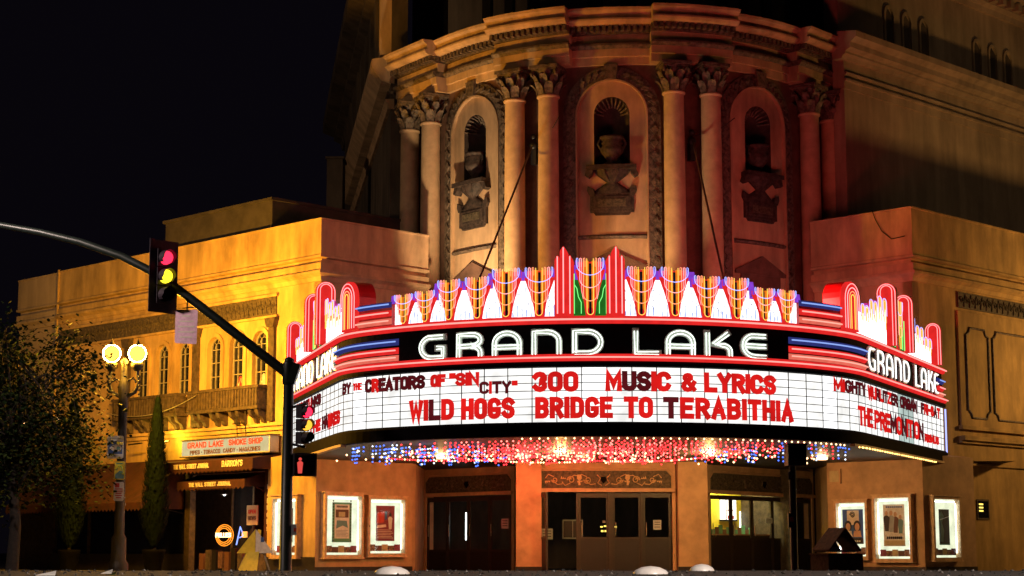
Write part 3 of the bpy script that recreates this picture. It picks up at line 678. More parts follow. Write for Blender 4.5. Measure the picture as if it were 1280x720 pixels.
b = MB(); b.msweep(RW, 0, 2.2, [(-.3, 0), (.38, 0), (.38, .16), (-.3, .16)], 'plinth'); b.msweep(RI, 0, 2.68, [(-.3, 0), (.38, 0), (.38, .16), (-.3, .16)], 'plinth'); b.build('plinth', TH)
# right wing
b = MB(); b.fbox(RW, 0, 26, 0, 7.85, -.3, 0, 'stucco_wing'); b.build('wall', TH)
b = MB(); b.fbox(RI, 0, 3.2, 3.0, 7.85, -.3, 0, 'stucco'); b.build('wall', TH)
b = MB(); b.msweep(RW, 0, 26, corn(9.83), 'stucco_wing'); b.msweep(RI, 0, 3.2, corn(9.83), 'stucco'); b.build('parapet', TH)
b = MB(); b.fbox(RW, .1, 26, 9.2, 9.5, -2.6, -.3, 'old_wall'); b.build('roof', TH)
b = MB(); b.fbox(RW, 2.25, 26, 7.30, 7.74, .0, .05, 'frieze')
for i in range(70):
    s = 2.42+i*.30
    b.ftube(RW, spiral((s, 7.52), .12, 1.3, 1 if i % 2 else -1, 9), .02, .065, 'frieze', 4); b.fpoly(RW, [(s+.09, 7.33), (s+.15, 7.50), (s+.2, 7.70), (s+.12, 7.52)], .05, .08, 'frieze')
b.build('frieze_relief', TH)
b = MB(); b.fbox(RW, 2.18, 26, 4.0, 7.2, 0, .06, 'stucco_wing'); b.fbox(RW, 2.1, 26, 3.9, 4.0, 0, .14, 'stucco_wing'); b.fbox(RW, 2.1, 26, 3.60, 3.72, 0, .2, 'stucco_wing'); b.fbox(RW, 2.12, 26, 3.52, 3.60, 0, .1, 'stucco_wing')
b.fbox(RW, 2.15, 26, 2.92, 2.98, 0, .07, 'stucco_wing'); b.build('string_course', TH)
for s0, s1 in ((2.52, 3.72), (3.95, 7.3), (7.6, 8.8), (9.0, 12.4)):
    pts = []; r = .2
    for (x, z, sx, sz, up) in ((s0, 4.24, 1, 1, 0), (s0, 6.76, 1, -1, 1), (s1, 6.76, -1, -1, 0), (s1, 4.24, -1, 1, 1)):
        q = [(x+sx*r*cos(radians(t)), z+sz*r*sin(radians(t))) for t in (0, 22, 45, 68, 90)]      # from the level side to the upright side
        pts += q[::-1] if up else q
    b = MB(); b.ftube(RW, pts, .035, .075, 'ornament', 5, closed=True); b.build('panel_moulding', TH)
b = MB(); b.fbox(RW, 2.88, 3.52, 1.44, 2.0, .0, .03, 'wood'); w = b.build('window', TH)
b = MB(); b.fbox(RW, 2.93, 3.47, 1.49, 1.95, .031, .036, 'dark_glass'); b.build('pane', w)
for k in range(3):
    b = MB(); b.fbox(RW, 2.96, 3.16, 1.66+k*.09, 1.70+k*.09, .04, .05, 'g_lobby_dot'); b.build('lit_slat', w)
b = MB(); b.fbox(RI, 2.2, 2.6, 2.4, 2.80, .35, .42, 'stucco_low'); b.fbox(RI, 2.25, 2.55, 2.45, 2.75, .42, .43, 'ink_tan'); b.build('alarm_box', TH)
b = MB(); b.ftube(RI, [(.05, 9.02, .2), (.5, 9.0, .16), (.8, 9.25, .16), (1.0, 9.6, .16), (1.1, 9.88, .16)], .012, .16, 'black', 4); b.thing('loose_cable', 'thin dark cable drooping over the parapet of the right wing', 'cable')
# ---- the neighbour at the far left end, darker and set back
NB = thing('street_building', (-15.5, 58.5, 0), 'lower dim end building past the straight joint at the left of the left wing', 'building')
b = MB(); b.fbox(LW, 13.27, 15.9, 3.3, 7.8, -4, -.02, 'stucco_dim'); b.fbox(LW, 13.27, 15.9, 0, 3.3, -4, -.03, 'wood'); b.sweep(LW, 13.27, 15.9, [(p[0]-.05, p[1]) for p in corn(9.5)], 'stucco_dim'); b.fbox(LW, 13.27, 15.9, 8.2, 9.3, -4, -.36, 'stucco_dim'); b.build('wall', NB)
b = MB(); b.fbox(LW, 13.22, 13.28, 4.1, 9.56, .12, .17, 'stucco_wing'); b.build('downpipe', NB)
b = MB(); b.fbox(LW, 13.3, 15.9, 3.9, 4.1, -.02, .12, 'stucco_dim'); b.fbox(LW, 13.3, 15.9, 6.99, 7.06, -.02, .06, 'stucco_dim'); b.build('string_course', NB)
PB = thing('roof_house', (-9, 56, 9.4), 'plain dark set-back block rising behind the parapet of the left wing', 'building')
b = MB(); P2 = Flat(-7.16, 50, 135, -1); b.fbox(P2, -.6, 4.64, 9.2, 10.34, -5, 0, 'shaded_block'); b.fbox(P2, -.66, 4.70, 10.34, 10.42, -5.1, .08, 'shaded_block'); b.build('wall', PB)
PB = thing('roof_hut', (-9.2, 62, 9), 'small dark roof hut standing behind the set-back block', 'building')
b = MB(); b.box((-6.15, 61.5, 12.0), (.55, 1, 4.1), 'old_wall'); b.build('wall', PB)
b = MB(); b.box((-6.15, 61.5, 14.1), (.65, 1.1, .08), 'old_wall'); b.build('roof', PB)

# ------------------------------------------------------------------ entrance under the marquee
DLf = Flat(-2.62, 54.0, math.degrees(atan2(-2.7, 2.67))); DRf = Flat(5.5, 50.5, math.degrees(atan2(4.5, 3.72))); DCf = Flat(.55, 49.3, 0)
b = MB()
b.box((.455, 50.2, 1.66), (.69, 2.6, 3.0), 'stucco_low'); b.build('entrance_pillar', TH)
b = MB(); b.box((4.9, 49.85, 1.66), (.8, 1.9, 3.0), 'stucco_low'); b.build('entrance_pillar', TH)
b = MB(); b.box((.455, 50.2, .08), (.75, 2.66, .16), 'plinth'); b.build('plinth', TH); b = MB(); b.box((4.9, 49.85, .08), (.86, 1.96, .16), 'plinth'); b.build('plinth', TH)
# jambs
for pa, pb in (((-2.68, 50.1), (-2.62, 54.05)), ((8.80, 49.8), (9.25, 55.05))):
    b = MB(); b.add([(pa[0], pa[1], 0), (pb[0], pb[1], 0), (pb[0], pb[1], 3.1), (pa[0], pa[1], 3.1)], [[0, 1, 2, 3]], 'stucco_low'); b.build('jamb', TH)
b = MB(); b.add([LI(3.04, 0, .35), (-2.68, 50.1, 0), (-2.68, 50.1, 3.1), LI(3.04, 3.1, .35)], [[0, 1, 2, 3]], 'stucco_low'); b.build('jamb', TH); b = MB(); b.add([RI(2.67, 0, .35), (8.80, 49.8, 0), (8.80, 49.8, 3.1), RI(2.67, 3.1, .35)], [[0, 1, 2, 3]], 'stucco_low'); b.build('jamb', TH)
def scrolls(b, fr, s0, s1, zc, h, o, m):
    c = (s0+s1)/2; L = (s1-s0)/2
    for sg in (-1, 1):
        for k in range(3):
            x = c+sg*L*(.26+.27*k); r = h*.26*(1 if k < 2 else .8); up = 1 if k % 2 else -1
            b.ftube(fr, [(x+up*0+p[0], zc+p[1]*up) for p in spiral((0, 0), r, 1.4, sg, 14)], .014, o, m, 4)
            b.ftube(fr, [(x-sg*L*.13, zc+up*h*.25), (x-sg*L*.05, zc+up*h*.30), (x+sg*r, zc)], .014, o, m, 4)
            b.ftube(fr, [(x+sg*r*.2, zc-up*h*.2), (x+sg*L*.10, zc-up*h*.36), (x+sg*L*.15, zc-up*h*.12)], .013, o, m, 4)
            for q in range(3): b.fpoly(fr, [(x+sg*(r+.02+q*.05), zc+up*.02), (x+sg*(r+.05+q*.05), zc+up*(.07+.02*q)), (x+sg*(r+.08+q*.05), zc+up*.03)], o-.01, o+.015, m)
        x = c+sg*L*.395; b.fpoly(fr, [(x-.03, zc-h*.34), (x+.03, zc-h*.34), (x+.015, zc-.02), (x+.07, zc+h*.10), (x+.05, zc+h*.34), (x-.05, zc+h*.34), (x-.07, zc+h*.10), (x-.015, zc-.02)], o-.01, o+.02, m)
        b.ftube(fr, [(c+sg*.05, zc-h*.36), (c+sg*.16, zc-h*.2), (c+sg*.08, zc+h*.1), (c+sg*.18, zc+h*.34)], .016, o, m, 4)
    b.fpoly(fr, [(c-.06, zc+h*.2), (c+.06, zc+h*.2), (c+.09, zc), (c, zc-h*.25), (c-.09, zc)], o-.01, o+.03, 'black')
for fr, L, gm in ((DLf, 3.78, 'door_trim'), (DCf, 3.9, 'gilt'), (DRf, 5.75, 'door_trim')):
    a = .08; z = L-a
    b = MB(); b.fbox(fr, -.02, L+.02, 2.2, 3.1, -.3, .0, 'stucco_low'); b.fbox(fr, -.02, a, 0, 2.2, -.3, 0, 'stucco_low'); b.fbox(fr, z, L+.02, 0, 2.2, -.3, 0, 'stucco_low'); b.build('door_surround', TH)
    b = MB(); fz = [(a+.02, 2.28), (L-a-.02, 2.28), (L-a-.02, 2.60), (L-a-.16, 2.75), (a+.16, 2.75), (a+.02, 2.60)]
    b.fpoly(fr, fz, 0, .03, 'frieze'); scrolls(b, fr, a+.2, L-a-.2, 2.5, .42, .045, gm if gm == 'gilt' else 'ornament'); b.build('door_frieze', TH)
    b = MB(); b.fbox(fr, 0, L, 2.17, 2.265, .0, .10, 'door_trim'); b.ftube(fr, [(a+.16, 2.80), (L-a-.16, 2.80)], .02, .02, 'door_trim', 5); b.ftube(fr, [(a+.16, 2.80), (a-.02, 2.62)], .02, .02, 'door_trim', 5); b.ftube(fr, [(L-a-.16, 2.80), (L-a+.02, 2.62)], .02, .02, 'door_trim', 5); b.build('door_moulding', TH)
def door(fr, s0, s1, lower=.92, m='door_frame', o=-.08, mull=False):
    b = MB(); w = .06
    b.fbox(fr, s0, s0+w, .02, 2.14, o, o+.05, m); b.fbox(fr, s1-w, s1, .02, 2.14, o, o+.05, m); b.fbox(fr, s0+w, s1-w, 2.02, 2.14, o, o+.05, m); b.fbox(fr, s0+w, s1-w, lower-.06, lower, o, o+.05, m)
    b.fbox(fr, s0+w, s1-w, .02, lower-.06, o+.01, o+.035, 'door_panel')
    if mull: b.fbox(fr, (s0+s1)/2-.012, (s0+s1)/2+.012, lower, 2.02, o+.015, o+.045, m)
    d = b.build('door', TH)
    b = MB(); b.add([fr(s0+w, lower, o+.02), fr(s1-w, lower, o+.02), fr(s1-w, 2.02, o+.02), fr(s0+w, 2.02, o+.02)], [[0, 1, 2, 3]], 'glass'); b.build('pane', d)
    b = MB(); b.ftube(fr, [(s0+.09, 1.0), (s0+.09, 1.35)], .014, o+.09, 'window_frame', 5); b.build('handle', d)
for i in range(4): door(DLf, .1+i*.895, .1+i*.895+.88, .62)
for s0, s1 in ((1.26, 2.08), (2.19, 2.96), (3.02, 3.78)): door(DCf, s0, s1, .95)
opn = Flat(.72, 49.28, -72); door(opn, 0, .78, .95, o=0)        # one centre leaf stands open towards the street
b = MB(); b.fbox(DCf, 2.08, 2.19, 0, 2.17, -.1, .02, 'door_frame'); b.fbox(DCf, 2.96, 3.02, 0, 2.17, -.1, .02, 'door_frame'); b.fbox(DCf, 1.2, 1.26, 0, 2.17, -.1, .02, 'door_frame'); b.build('door_post', TH)
for i in range(5): door(DRf, .1+i*1.11, .1+i*1.11+1.09, .95)
# lobby behind the doors
b = MB()
b.add([(-7, 60, 0), (14, 60, 0), (14, 60, 3.1), (-7, 60, 3.1)], [[0, 1, 2, 3]], 'old_wall')
b.add([(-7, 50, 3.05), (14, 50, 3.05), (14, 60, 3.05), (-7, 60, 3.05)], [[0, 1, 2, 3]], 'old_wall')
b.add([(-7, 50, .01), (14, 50, .01), (14, 60, .01), (-7, 60, .01)], [[0, 1, 2, 3]], 'door_panel')
b.build('lobby', TH, recalc=False)
LB = Flat(5.3, 52.4, 52)
b = MB(); b.add([LB(-.6, 0, 0), LB(2.6, 0, 0), LB(2.6, 3.04, 0), LB(-.6, 3.04, 0)], [[0, 1, 2, 3]], 'ink_yellow'); b.add([LB(2.6, 0, 0), LB(2.6, 3.04, 0), LB(2.45, 3.04, 1.75), LB(2.45, 0, 1.75)], [[0, 1, 2, 3]], 'wood'); b.build('lobby_yellow_wall', TH)
lamp('lobby_lamp', LB(.9, 2.75, .8), 190, (1, .95, .45), .15)
lamp('lobby_dim_lamp', (2.5, 55.5, 2.6), 16, (1, .75, .4), .2); lamp('lobby_dim_lamp', (-1.5, 57.0, 2.6), 8, (.8, .9, 1), .2)
b = MB(); b.fbox(LB, 1.35, 2.15, 1.50, 2.08, .02, .10, 'g_lobby_box'); b.fbox(LB, 1.32, 2.18, 1.46, 1.50, .02, .12, 'black'); b.fbox(LB, 1.32, 2.18, 2.08, 2.12, .02, .12, 'black'); b.fbox(LB, 1.55, 1.57, 1.5, 2.08, .1, .115, 'black')
b.fbox(LB, 1.65, 2.0, 1.52, 1.62, .1, .11, 'ink_red'); b.fbox(LB, 1.62, 1.98, 1.76, 1.79, .1, .11, 'ink_red')
b.thing('menu_light_box', 'lit menu light box glowing on the yellow wall seen through the right doors', 'light box')
for (s, z, w, h, lab) in ((.15, 2.02, .3, .5, 'small dark framed picture nearest the right pillar on the yellow lobby wall'), (.62, 1.52, .36, .34, 'dark square framed picture between poster and light box on the yellow lobby wall')):
    b = MB(); b.fbox(LB, s-w/2, s+w/2, z-h/2, z+h/2, .01, .04, 'black'); b.fbox(LB, s-w/2+.03, s+w/2-.03, z-h/2+.03, z+h/2-.03, .04, .046, 'ink_grey' if w < .33 else 'ink_brown'); b.thing('framed_picture', lab, 'picture', 'pictures in the lobby')
b = MB(); b.fbox(LB, -.5, 2.5, 0, 1.02, .5, 1.0, 'door_panel'); b.fbox(LB, -.5, 2.5, 1.02, 1.06, .46, 1.04, 'door_trim')
for i in range(12): b.box(LB(-.2+i*.21, 1.06+.07+.03*(i % 3), .72), (.11, .1, .14+.06*(i % 3)), 'ink_brown' if i % 2 else 'ink_green')
b.thing('concession_counter', 'dark counter with small goods on top in front of the yellow lobby wall', 'counter')
b = MB(); b.box((2.75, 51.6, 1.25), (.5, .04, .40), 'black')
for i in range(3): b.box((2.62+.13*i, 51.57, 1.40), (.09, .01, .07), 'ink_grey')
for i in range(5): b.box((2.55+.1*i, 51.57, 1.26+.02*(i % 2)), (.07, .01, .04), 'g_lobby_dot')
for i in range(4): b.box((2.57+.1*i, 51.57, 1.14), (.07, .01, .05), 'g_lobby_dot')
b.thing('lit_notice', 'small notice board with glowing yellow rows behind the middle centre door', 'notice board')
b = MB(); b.box((1.75, 52.2, 1.2), (.6, .05, .55), 'ink_grey'); b.box((1.75, 52.17, 1.2), (.52, .01, .47), 'door_panel'); b.box((1.75, 52.165, 1.2), (.02, .01, .47), 'ink_grey')
b.thing('ticket_window', 'grey framed inner window behind the left centre door', 'window frame')
b = MB(); b.tube([(6.85, 54.4, .9), (6.85, 54.4, 1.75)], .03, 'g_fluor', 6); b.thing('tube_lamp', 'upright white tube lamp glowing behind the rightmost doors', 'lamp')
b = MB(); b.tube([(-1.35, 53.3, .9), (-1.35, 53.3, 1.7)], .025, 'g_fluor', 6); b.thing('tube_lamp', 'upright white tube lamp glowing behind the left doors', 'lamp')

# ------------------------------------------------------------------ poster cases
def person_shape(b, fr, c, z, h, o, ms, ms2):
    b.fpoly(fr, [(c-.11*h, z), (c+.11*h, z), (c+.13*h, z+.30*h), (c+.18*h, z+.66*h), (c+.06*h, z+.76*h), (c-.06*h, z+.76*h), (c-.18*h, z+.66*h), (c-.13*h, z+.30*h)], o, o+.004, ms)
    b.fpoly(fr, [(c+.09*h*cos(2*pi*i/8), z+.87*h+.12*h*sin(2*pi*i/8)) for i in range(8)], o, o+.005, ms2)
def poster_case(fr, s0, s1, z0, z1, label, design, o=.35, sg=1):
    p = fr((s0+s1)/2, z0, o); t = thing('poster_case', p, label, 'poster case', 'lit poster cases on the theatre walls')
    w = .075; b = MB()
    b.fbox(fr, s0, s0+w, z0, z1, o, o+.17, 'case_frame'); b.fbox(fr, s1-w, s1, z0, z1, o, o+.17, 'case_frame'); b.fbox(fr, s0+w, s1-w, z1-w, z1, o, o+.17, 'case_frame'); b.fbox(fr, s0+w, s1-w, z0, z0+w, o, o+.17, 'case_frame')
    b.fbox(fr, s0-.04, s1+.04, z1, z1+.03, o, o+.2, 'case_frame'); b.fbox(fr, s0-.03, s1+.03, z0-.03, z0, o, o+.19, 'case_frame')
    fm = b.build('frame', t)
    b = MB(); b.ball(fr(s0+.035, (z0+z1)/2, o+.175), .018, 'iron', 6, 4); b.build('lock', fm)
    a0, a1, b0, b1 = s0+w, s1-w, z0+w, z1-w
    b = MB(); b.fbox(fr, a0, a1, b0, b1, o+.005, o+.012, 'g_case_back'); b.build('lining', t)
    for x in (a0+.05, a1-.05):
        b = MB(); b.ftube(fr, [(x, b0+.12), (x, b1-.1)], .014, o+.07, 'g_fluor', 6); b.build('light_tube', t)
    b = MB(); b.ftube(fr, [(a0+.12, b1-.06), (a1-.12, b1-.06)], .014, o+.08, 'g_fluor', 6); b.build('light_tube', t)
    c = (a0+a1)/2; pw = .33 if design != 4 else .25; pz0 = b0+.33; pz1 = b1-(.17 if design != 4 else .26); po = o+.05; H = pz1-pz0
    b = MB(); q = []
    if design == 0:      # green bordered page with a photo and text blocks
        b.fbox(fr, c-pw, c+pw, pz0, pz1, po, po+.01, 'ink_green'); 
        for i in range(14):
            for e in (-1, 1): b.fbox(fr, c+e*(pw-.03)-.02, c+e*(pw-.03)+.02, pz0+.03+i*.08, pz0+.07+i*.08, po+.01, po+.013, 'ink_black')
        b.fbox(fr, c-.25, c+.25, pz0+.1, pz1-.05, po+.01, po+.014, 'paper'); b.fbox(fr, c-.22, c+.22, pz0+.62*H, pz0+.82*H, po+.014, po+.017, 'ink_brown'); b.fbox(fr, c-.12, c+.1, pz0+.64*H, pz0+.76*H, po+.017, po+.02, 'ink_tan')
        for i in range(9): b.fbox(fr, c-.19+.043*i, c-.19+.043*i+.03, pz0+.87*H, pz0+.92*H, po+.014, po+.018, 'ink_black')
        b.fpoly(fr, [(c-.2, pz0+.34*H), (c+.02, pz0+.42*H), (c+.2, pz0+.36*H), (c+.16, pz0+.54*H), (c-.18, pz0+.55*H)], po+.014, po+.018, 'ink_teal')
        for i in range(5): b.fbox(fr, c-.2, c+.2-.05*(i % 2), pz0+.15*H+i*.035*H, pz0+.165*H+i*.035*H, po+.014, po+.017, 'ink_grey')
    elif design == 1:    # maroon sheet, red card, a figure in white
        b.fbox(fr, c-pw, c+pw, pz0, pz1, po, po+.01, 'ink_maroon')
        b.fpoly(fr, [(c+.02, pz0+.5*H), (c+.3, pz0+.53*H), (c+.31, pz0+.86*H), (c+.06, pz0+.82*H)][::1] if sg < 0 else [(c-.31, pz0+.5*H), (c-.06, pz0+.53*H), (c-.04, pz0+.84*H), (c-.29, pz0+.80*H)], po+.01, po+.014, 'ink_red')
        b.fbox(fr, c-.02, c+.06, pz0+.6*H, pz0+.84*H, po+.01, po+.013, 'ink_blue'); person_shape(b, fr, c+.17, pz0+.34*H, .44, po+.012, 'paper', 'ink_black')
        b.fpoly(fr, [(c-.31, pz0+.36*H), (c+.03, pz0+.40*H), (c+.02, pz0+.47*H), (c-.3, pz0+.44*H)], po+.01, po+.014, 'paper')
        for i in range(6): b.fbox(fr, c-.28, c+.28-.04*(i % 3), pz0+.08*H+i*.045*H, pz0+.095*H+i*.045*H, po+.01, po+.013, 'ink_pale')
    elif design == 2:    # two faces over blue
        b.fbox(fr, c-pw, c+pw, pz0, pz1, po, po+.01, 'ink_blue'); b.fbox(fr, c-.2, c+.18, pz0+.55*H, pz1-.03, po+.01, po+.012, 'ink_pale'); b.ftube(fr, spiral((c, pz0+.84*H), .09, 2, 1, 16), .012, po+.02, 'ink_black', 4)
        for e in (-.14, .15):
            b.fpoly(fr, [(c+e+.12*cos(2*pi*i/10), pz0+.52*H+.15*sin(2*pi*i/10)) for i in range(10)], po+.012, po+.015, 'ink_black'); b.fpoly(fr, [(c+e+.075*cos(2*pi*i/10), pz0+.49*H+.11*sin(2*pi*i/10)) for i in range(10)], po+.015, po+.018, 'ink_skin')
            b.fpoly(fr, [(c+e-.14, pz0+.2*H), (c+e+.13, pz0+.2*H), (c+e+.1, pz0+.38*H), (c+e-.1, pz0+.38*H)], po+.012, po+.016, 'ink_skin' if e < 0 else 'paper')
        b.fbox(fr, c-pw, c+pw, pz0, pz0+.17*H, po+.018, po+.021, 'ink_black'); 
        for i in range(7): b.fbox(fr, c-.24+.07*i, c-.19+.07*i, pz0+.06*H, pz0+.10*H, po+.021, po+.024, 'paper')
    elif design == 3:    # group of four standing figures on white
        b.fbox(fr, c-pw, c+pw, pz0, pz1, po, po+.01, 'paper')
        for i, (e, h, m1) in enumerate(((-.2, .5, 'ink_teal'), (-.05, .56, 'ink_brown'), (.08, .58, 'ink_grey'), (.22, .55, 'ink_black'))): person_shape(b, fr, c+e, pz0+.30*H+.02*i, h, po+.01+.004*i, m1, 'ink_skin')
        for i in range(8): b.fbox(fr, c-.26+.065*i, c-.21+.065*i, pz1-.09, pz1-.05, po+.01, po+.013, 'ink_blue')
        for i in range(8): b.fbox(fr, c-.24+.06*i, c-.20+.06*i, pz0+.17*H, pz0+.23*H, po+.03, po+.034, 'ink_black')
        b.fbox(fr, c-pw, c+pw, pz0, pz0+.14*H, po+.01, po+.014, 'ink_tan')
    else:                # dark green sheet with a pale bending figure
        b.fbox(fr, c-pw, c+pw, pz0, pz1, po, po+.01, 'ink_black'); b.fpoly(fr, [(c-.22, pz0+.1*H), (c-.08, pz0+.08*H), (c-.02, pz0+.4*H), (c-.12, pz0+.62*H), (c-.01, pz0+.8*H), (c-.14, pz0+.95*H), (c-.22, pz0+.85*H), (c-.18, pz0+.6*H)], po+.01, po+.013, 'ink_teal')
        b.ftube(fr, [(c-.22, pz0+.7*H), (c+.22, pz0+.8*H)], .008, po+.016, 'paper', 4); b.fbox(fr, c-pw, c+pw, pz0, pz0+.03, po+.01, po+.014, 'ink_green')
    b.build('poster', t)
    b = MB(); k = 5
    for i in range(k):
        x0 = a0+.06+(a1-a0-.12)*i/k; x1 = a0+.06+(a1-a0-.12)*(i+.93)/k; b.fbox(fr, x0, x1, b0+.06, b0+.24-.03*(i % 2), po-.01, po+.01, ['newsprint', 'ink_brown', 'ink_tan', 'newsprint', 'ink_maroon'][i])
    b.build('showcard', t)
    b = MB(); b.add([fr(a0, b0, o+.14), fr(a1, b0, o+.14), fr(a1, b1, o+.14), fr(a0, b1, o+.14)], [[0, 1, 2, 3]], 'glass'); b.build('pane', t)
poster_case(LI, -.17, 1.17, .40, 2.10, 'lit poster case left of the entrance holding a green bordered page with a photograph', 0)
poster_case(LI, 1.33, 2.72, .44, 2.04, 'lit poster case nearest the left doors holding a maroon sheet with a figure in white', 1)
poster_case(LW, .22, 1.36, .40, 2.04, 'lit poster case behind the signal pole at the yellow wall corner', 4)
poster_case(RI, -.07, 1.14, .30, 2.05, 'lit poster case on the right wall holding a white sheet with four standing figures', 3)
poster_case(RI, 1.30, 2.38, .36, 1.94, 'lit poster case nearest the right doors holding a blue sheet with two dark haired faces', 2)
poster_case(RW, -.15, 1.22, .33, 2.01, 'lit greenish poster case on the street face right of the entrance', 4)

# ------------------------------------------------------------------ the marquee
MQ = thing('theatre_marquee', (2.5, 43.5, 2.97), 'great wrap-round neon marquee with a lit letter board and a stepped neon crown', 'marquee')
S0, S1 = MARQ.smin+.02, MARQ.smax-.02
def body(name, prof, m, s0=S0, s1=S1, parent=MQ, n=None):
    b = MB(); b.sweep(MARQ, s0, s1, prof, m, n or max(2, int((s1-s0)/.22))); return b.build(name, parent)
# drum of the marquee, soffit and roof deck
b = MB(); N = 120; ring = [MARQ(S0+(S1-S0)*i/N, 0, -.05) for i in range(N+1)]
back = [(11.3, 50, 0), (8.5, 52.5, 0), (9.4, 56, 0), (-3, 56, 0), (-3, 52, 0), (-5.6, 49, 0)]
for z, m in ((2.975, 'soffit'), (5.30, 'old_wall')):
    b = MB(); P = [(p[0], p[1], z) for p in ring+back] if z < 4 else [(p[0], p[1], z) for p in ring+[(11.0, 49, 0), (9.2, 49.8, 0), (-2.8, 50.2, 0), (-5.3, 48.3, 0)]]
    b.add(P, [list(range(len(P)))], m); b.build('soffit' if z < 4 else 'roof_deck', MQ, recalc=False)
body('fascia_skirt', [(-.12, 2.96), (.10, 2.96), (.10, 3.20), (.06, 3.255), (-.12, 3.255)], 'black_sheet')
body('board_box', [(-.12, 3.255), (-.02, 3.255), (-.02, 4.43), (-.12, 4.43)], 'black_sheet')
body('board_header', [(-.12, 4.43), (.08, 4.44), (.10, 4.50), (.06, 4.56), (-.12, 4.56)], 'black')
body('name_band', [(-.12, 4.56), (.0, 4.56), (.0, 5.36), (-.12, 5.36)], 'black_sheet')
body('crown_base', [(-.3, 5.36), (-.02, 5.36), (-.02, 5.50), (-.3, 5.50)], 'red_deep')
# lit panes of the letter board
s = S0+.05; i = 0
while s < S1-.06:
    e = min(s+.53, S1-.05); b = MB(); m = 'g_board'
    if 10.7 < s < 12.4: m = 'g_board_dim'
    elif i % 11 == 5: m = 'g_board_hot'
    b.fbox(MARQ, s+.006, e-.006, 3.27, 4.42, -.01, .012, m, 2); b.build('pane', MQ); s = e; i += 1
for k in range(1, 7):
    z = 3.26+k*.1671; b = MB(); b.sweep(MARQ, S0+.04, S1-.04, [(.014, z-.006), (.026, z-.008), (.026, z+.008), (.014, z+.006)], 'rail', 130); b.build('rail', MQ)
s = S0+.05
while s < S1-.06:
    b = MB(); b.fbox(MARQ, s-.010, s+.010, 3.27, 4.42, .013, .022, 'rail', 1); b.build('seam_bar', MQ); s += .53
# changeable letters, each its own part (row height .42)
def letters(txt, s0, s1, z0, h, st, mats, gw=.5, gap=.24):
    mbs = {}
    text(lambda i, c: mbs.setdefault(i, MB()), MARQ, txt, s0, s1-s0, z0, h, st, .03, .05, mats, 1, gw, gap)
    for i in mbs: mbs[i].build('letter', MQ)
R_, D_ = 'g_acr_red', 'g_acr_dark'
letters('BY', -6.55, -6.09, 4.10, .25, .06, [D_]); letters('THE', -5.97, -5.63, 4.14, .17, .035, [R_])
letters('CREATORS', -5.51, -3.74, 4.06, .31, .085, [D_, R_, D_, D_, D_, D_, D_, D_]); letters('OF', -3.60, -3.22, 4.08, .28, .085, [R_])
letters('"SIN', -3.13, -2.42, 4.08, .29, .08, [R_]); letters('CITY"', -2.41, -1.56, 3.89, .27, .06, [D_, R_, D_, D_, R_])
letters('300', -1.24, -.26, 3.90, .44, .115, [R_], .5, .3); letters('MUSIC', .30, 1.70, 3.91, .43, .115, [R_, D_, D_, R_, R_], .5, .3)
letters('&', 1.93, 2.26, 3.91, .41, .10, [R_]); letters('LYRICS', 2.44, 4.21, 3.91, .43, .115, [R_], .5, .3)
letters('WILD', -4.16, -3.01, 3.36, .46, .115, [R_, R_, D_, R_], .44, .3); letters('HOGS', -2.84, -1.62, 3.35, .46, .115, [R_], .46, .32)
letters('BRIDGE', -1.18, .46, 3.34, .46, .115, [R_], .46, .32); letters('TO', .69, 1.31, 3.34, .46, .115, [R_], .46, .3)
letters('TERABITHIA', 1.53, 4.68, 3.34, .46, .115, [D_]+[R_]*9, .48, .32)
letters('MIGHTY', 6.02, 7.72, 4.10, .29, .075, [R_, R_, D_, D_, D_, D_]); letters('WURLITZER', 7.95, 10.80, 4.08, .30, .08, [R_, R_, D_, R_, D_, D_, R_, D_, D_], .5, .2)
letters('ORGAN', 11.08, 12.85, 4.08, .30, .085, [D_], .5, .2); letters('FRI-SAT', 13.35, 15.55, 4.10, .28, .08, [D_, R_, R_, R_, R_, D_, R_], .5, .22)
letters('THE', 7.12, 8.32, 3.40, .45, .10, [R_], .5, .22); letters('PREMONITION', 8.50, 13.52, 3.39, .46, .11, [R_, R_, R_, D_, R_, D_, R_, R_, D_, R_, D_], .5, .2)
letters('RISMUS', 13.66, 15.3, 3.38, .22, .06, [R_], .5, .2)
letters('RIGSTUNKS', -13.0, -9.3, 4.10, .28, .09, [R_, D_, R_, D_, D_, R_, D_, D_, D_], .5, .22); letters('THE', -10.9, -9.3, 3.46, .3, .09, [R_], .5, .22); letters('HAWKES', -9.0, -6.75, 3.46, .32, .09, [D_, D_, R_, R_, R_, R_], .5, .2)
# neon bars: a half-round enamelled cove with its tube, halo put in as glow
def bar(s0, s1, z, r, mp, mg, o=.0, tr=.017):
    prof = [(o, z-r)]+[(o+r*.9*sin(pi*t/6), z-r*cos(pi*t/6)) for t in range(1, 6)]+[(o, z+r)]
    n = max(2, int((s1-s0)/.22)); b = MB()
    b.sweep(MARQ, s0, s1, prof, mp, n, smooth=False); p = b.build('neon_cove', MQ)
    b = MB(); b.ftube(MARQ, [(s0+.02+(s1-s0-.04)*i/n, z) for i in range(n+1)], tr, o+r*.9+.035, mg, 6); b.build('neon_tube', p)
bar(S0, S1, 5.435, .085, 'g_plex_red', 'g_red_line', .03, .02); bar(S0, S1, 4.625, .080, 'g_plex_red', 'g_red_line', .05, .018)
for a, c in ((-7.35, -4.5), (4.62, 7.85), (15.45, S1-.02), (S0, -13.9)):
    bar(a, c, 5.14, .075, 'g_plex_navy', 'g_blue_line'); bar(a, c, 4.945, .072, 'g_plex_red', 'g_red_line'); bar(a, c, 4.785, .065, 'g_plex_salmon', 'g_salmon')
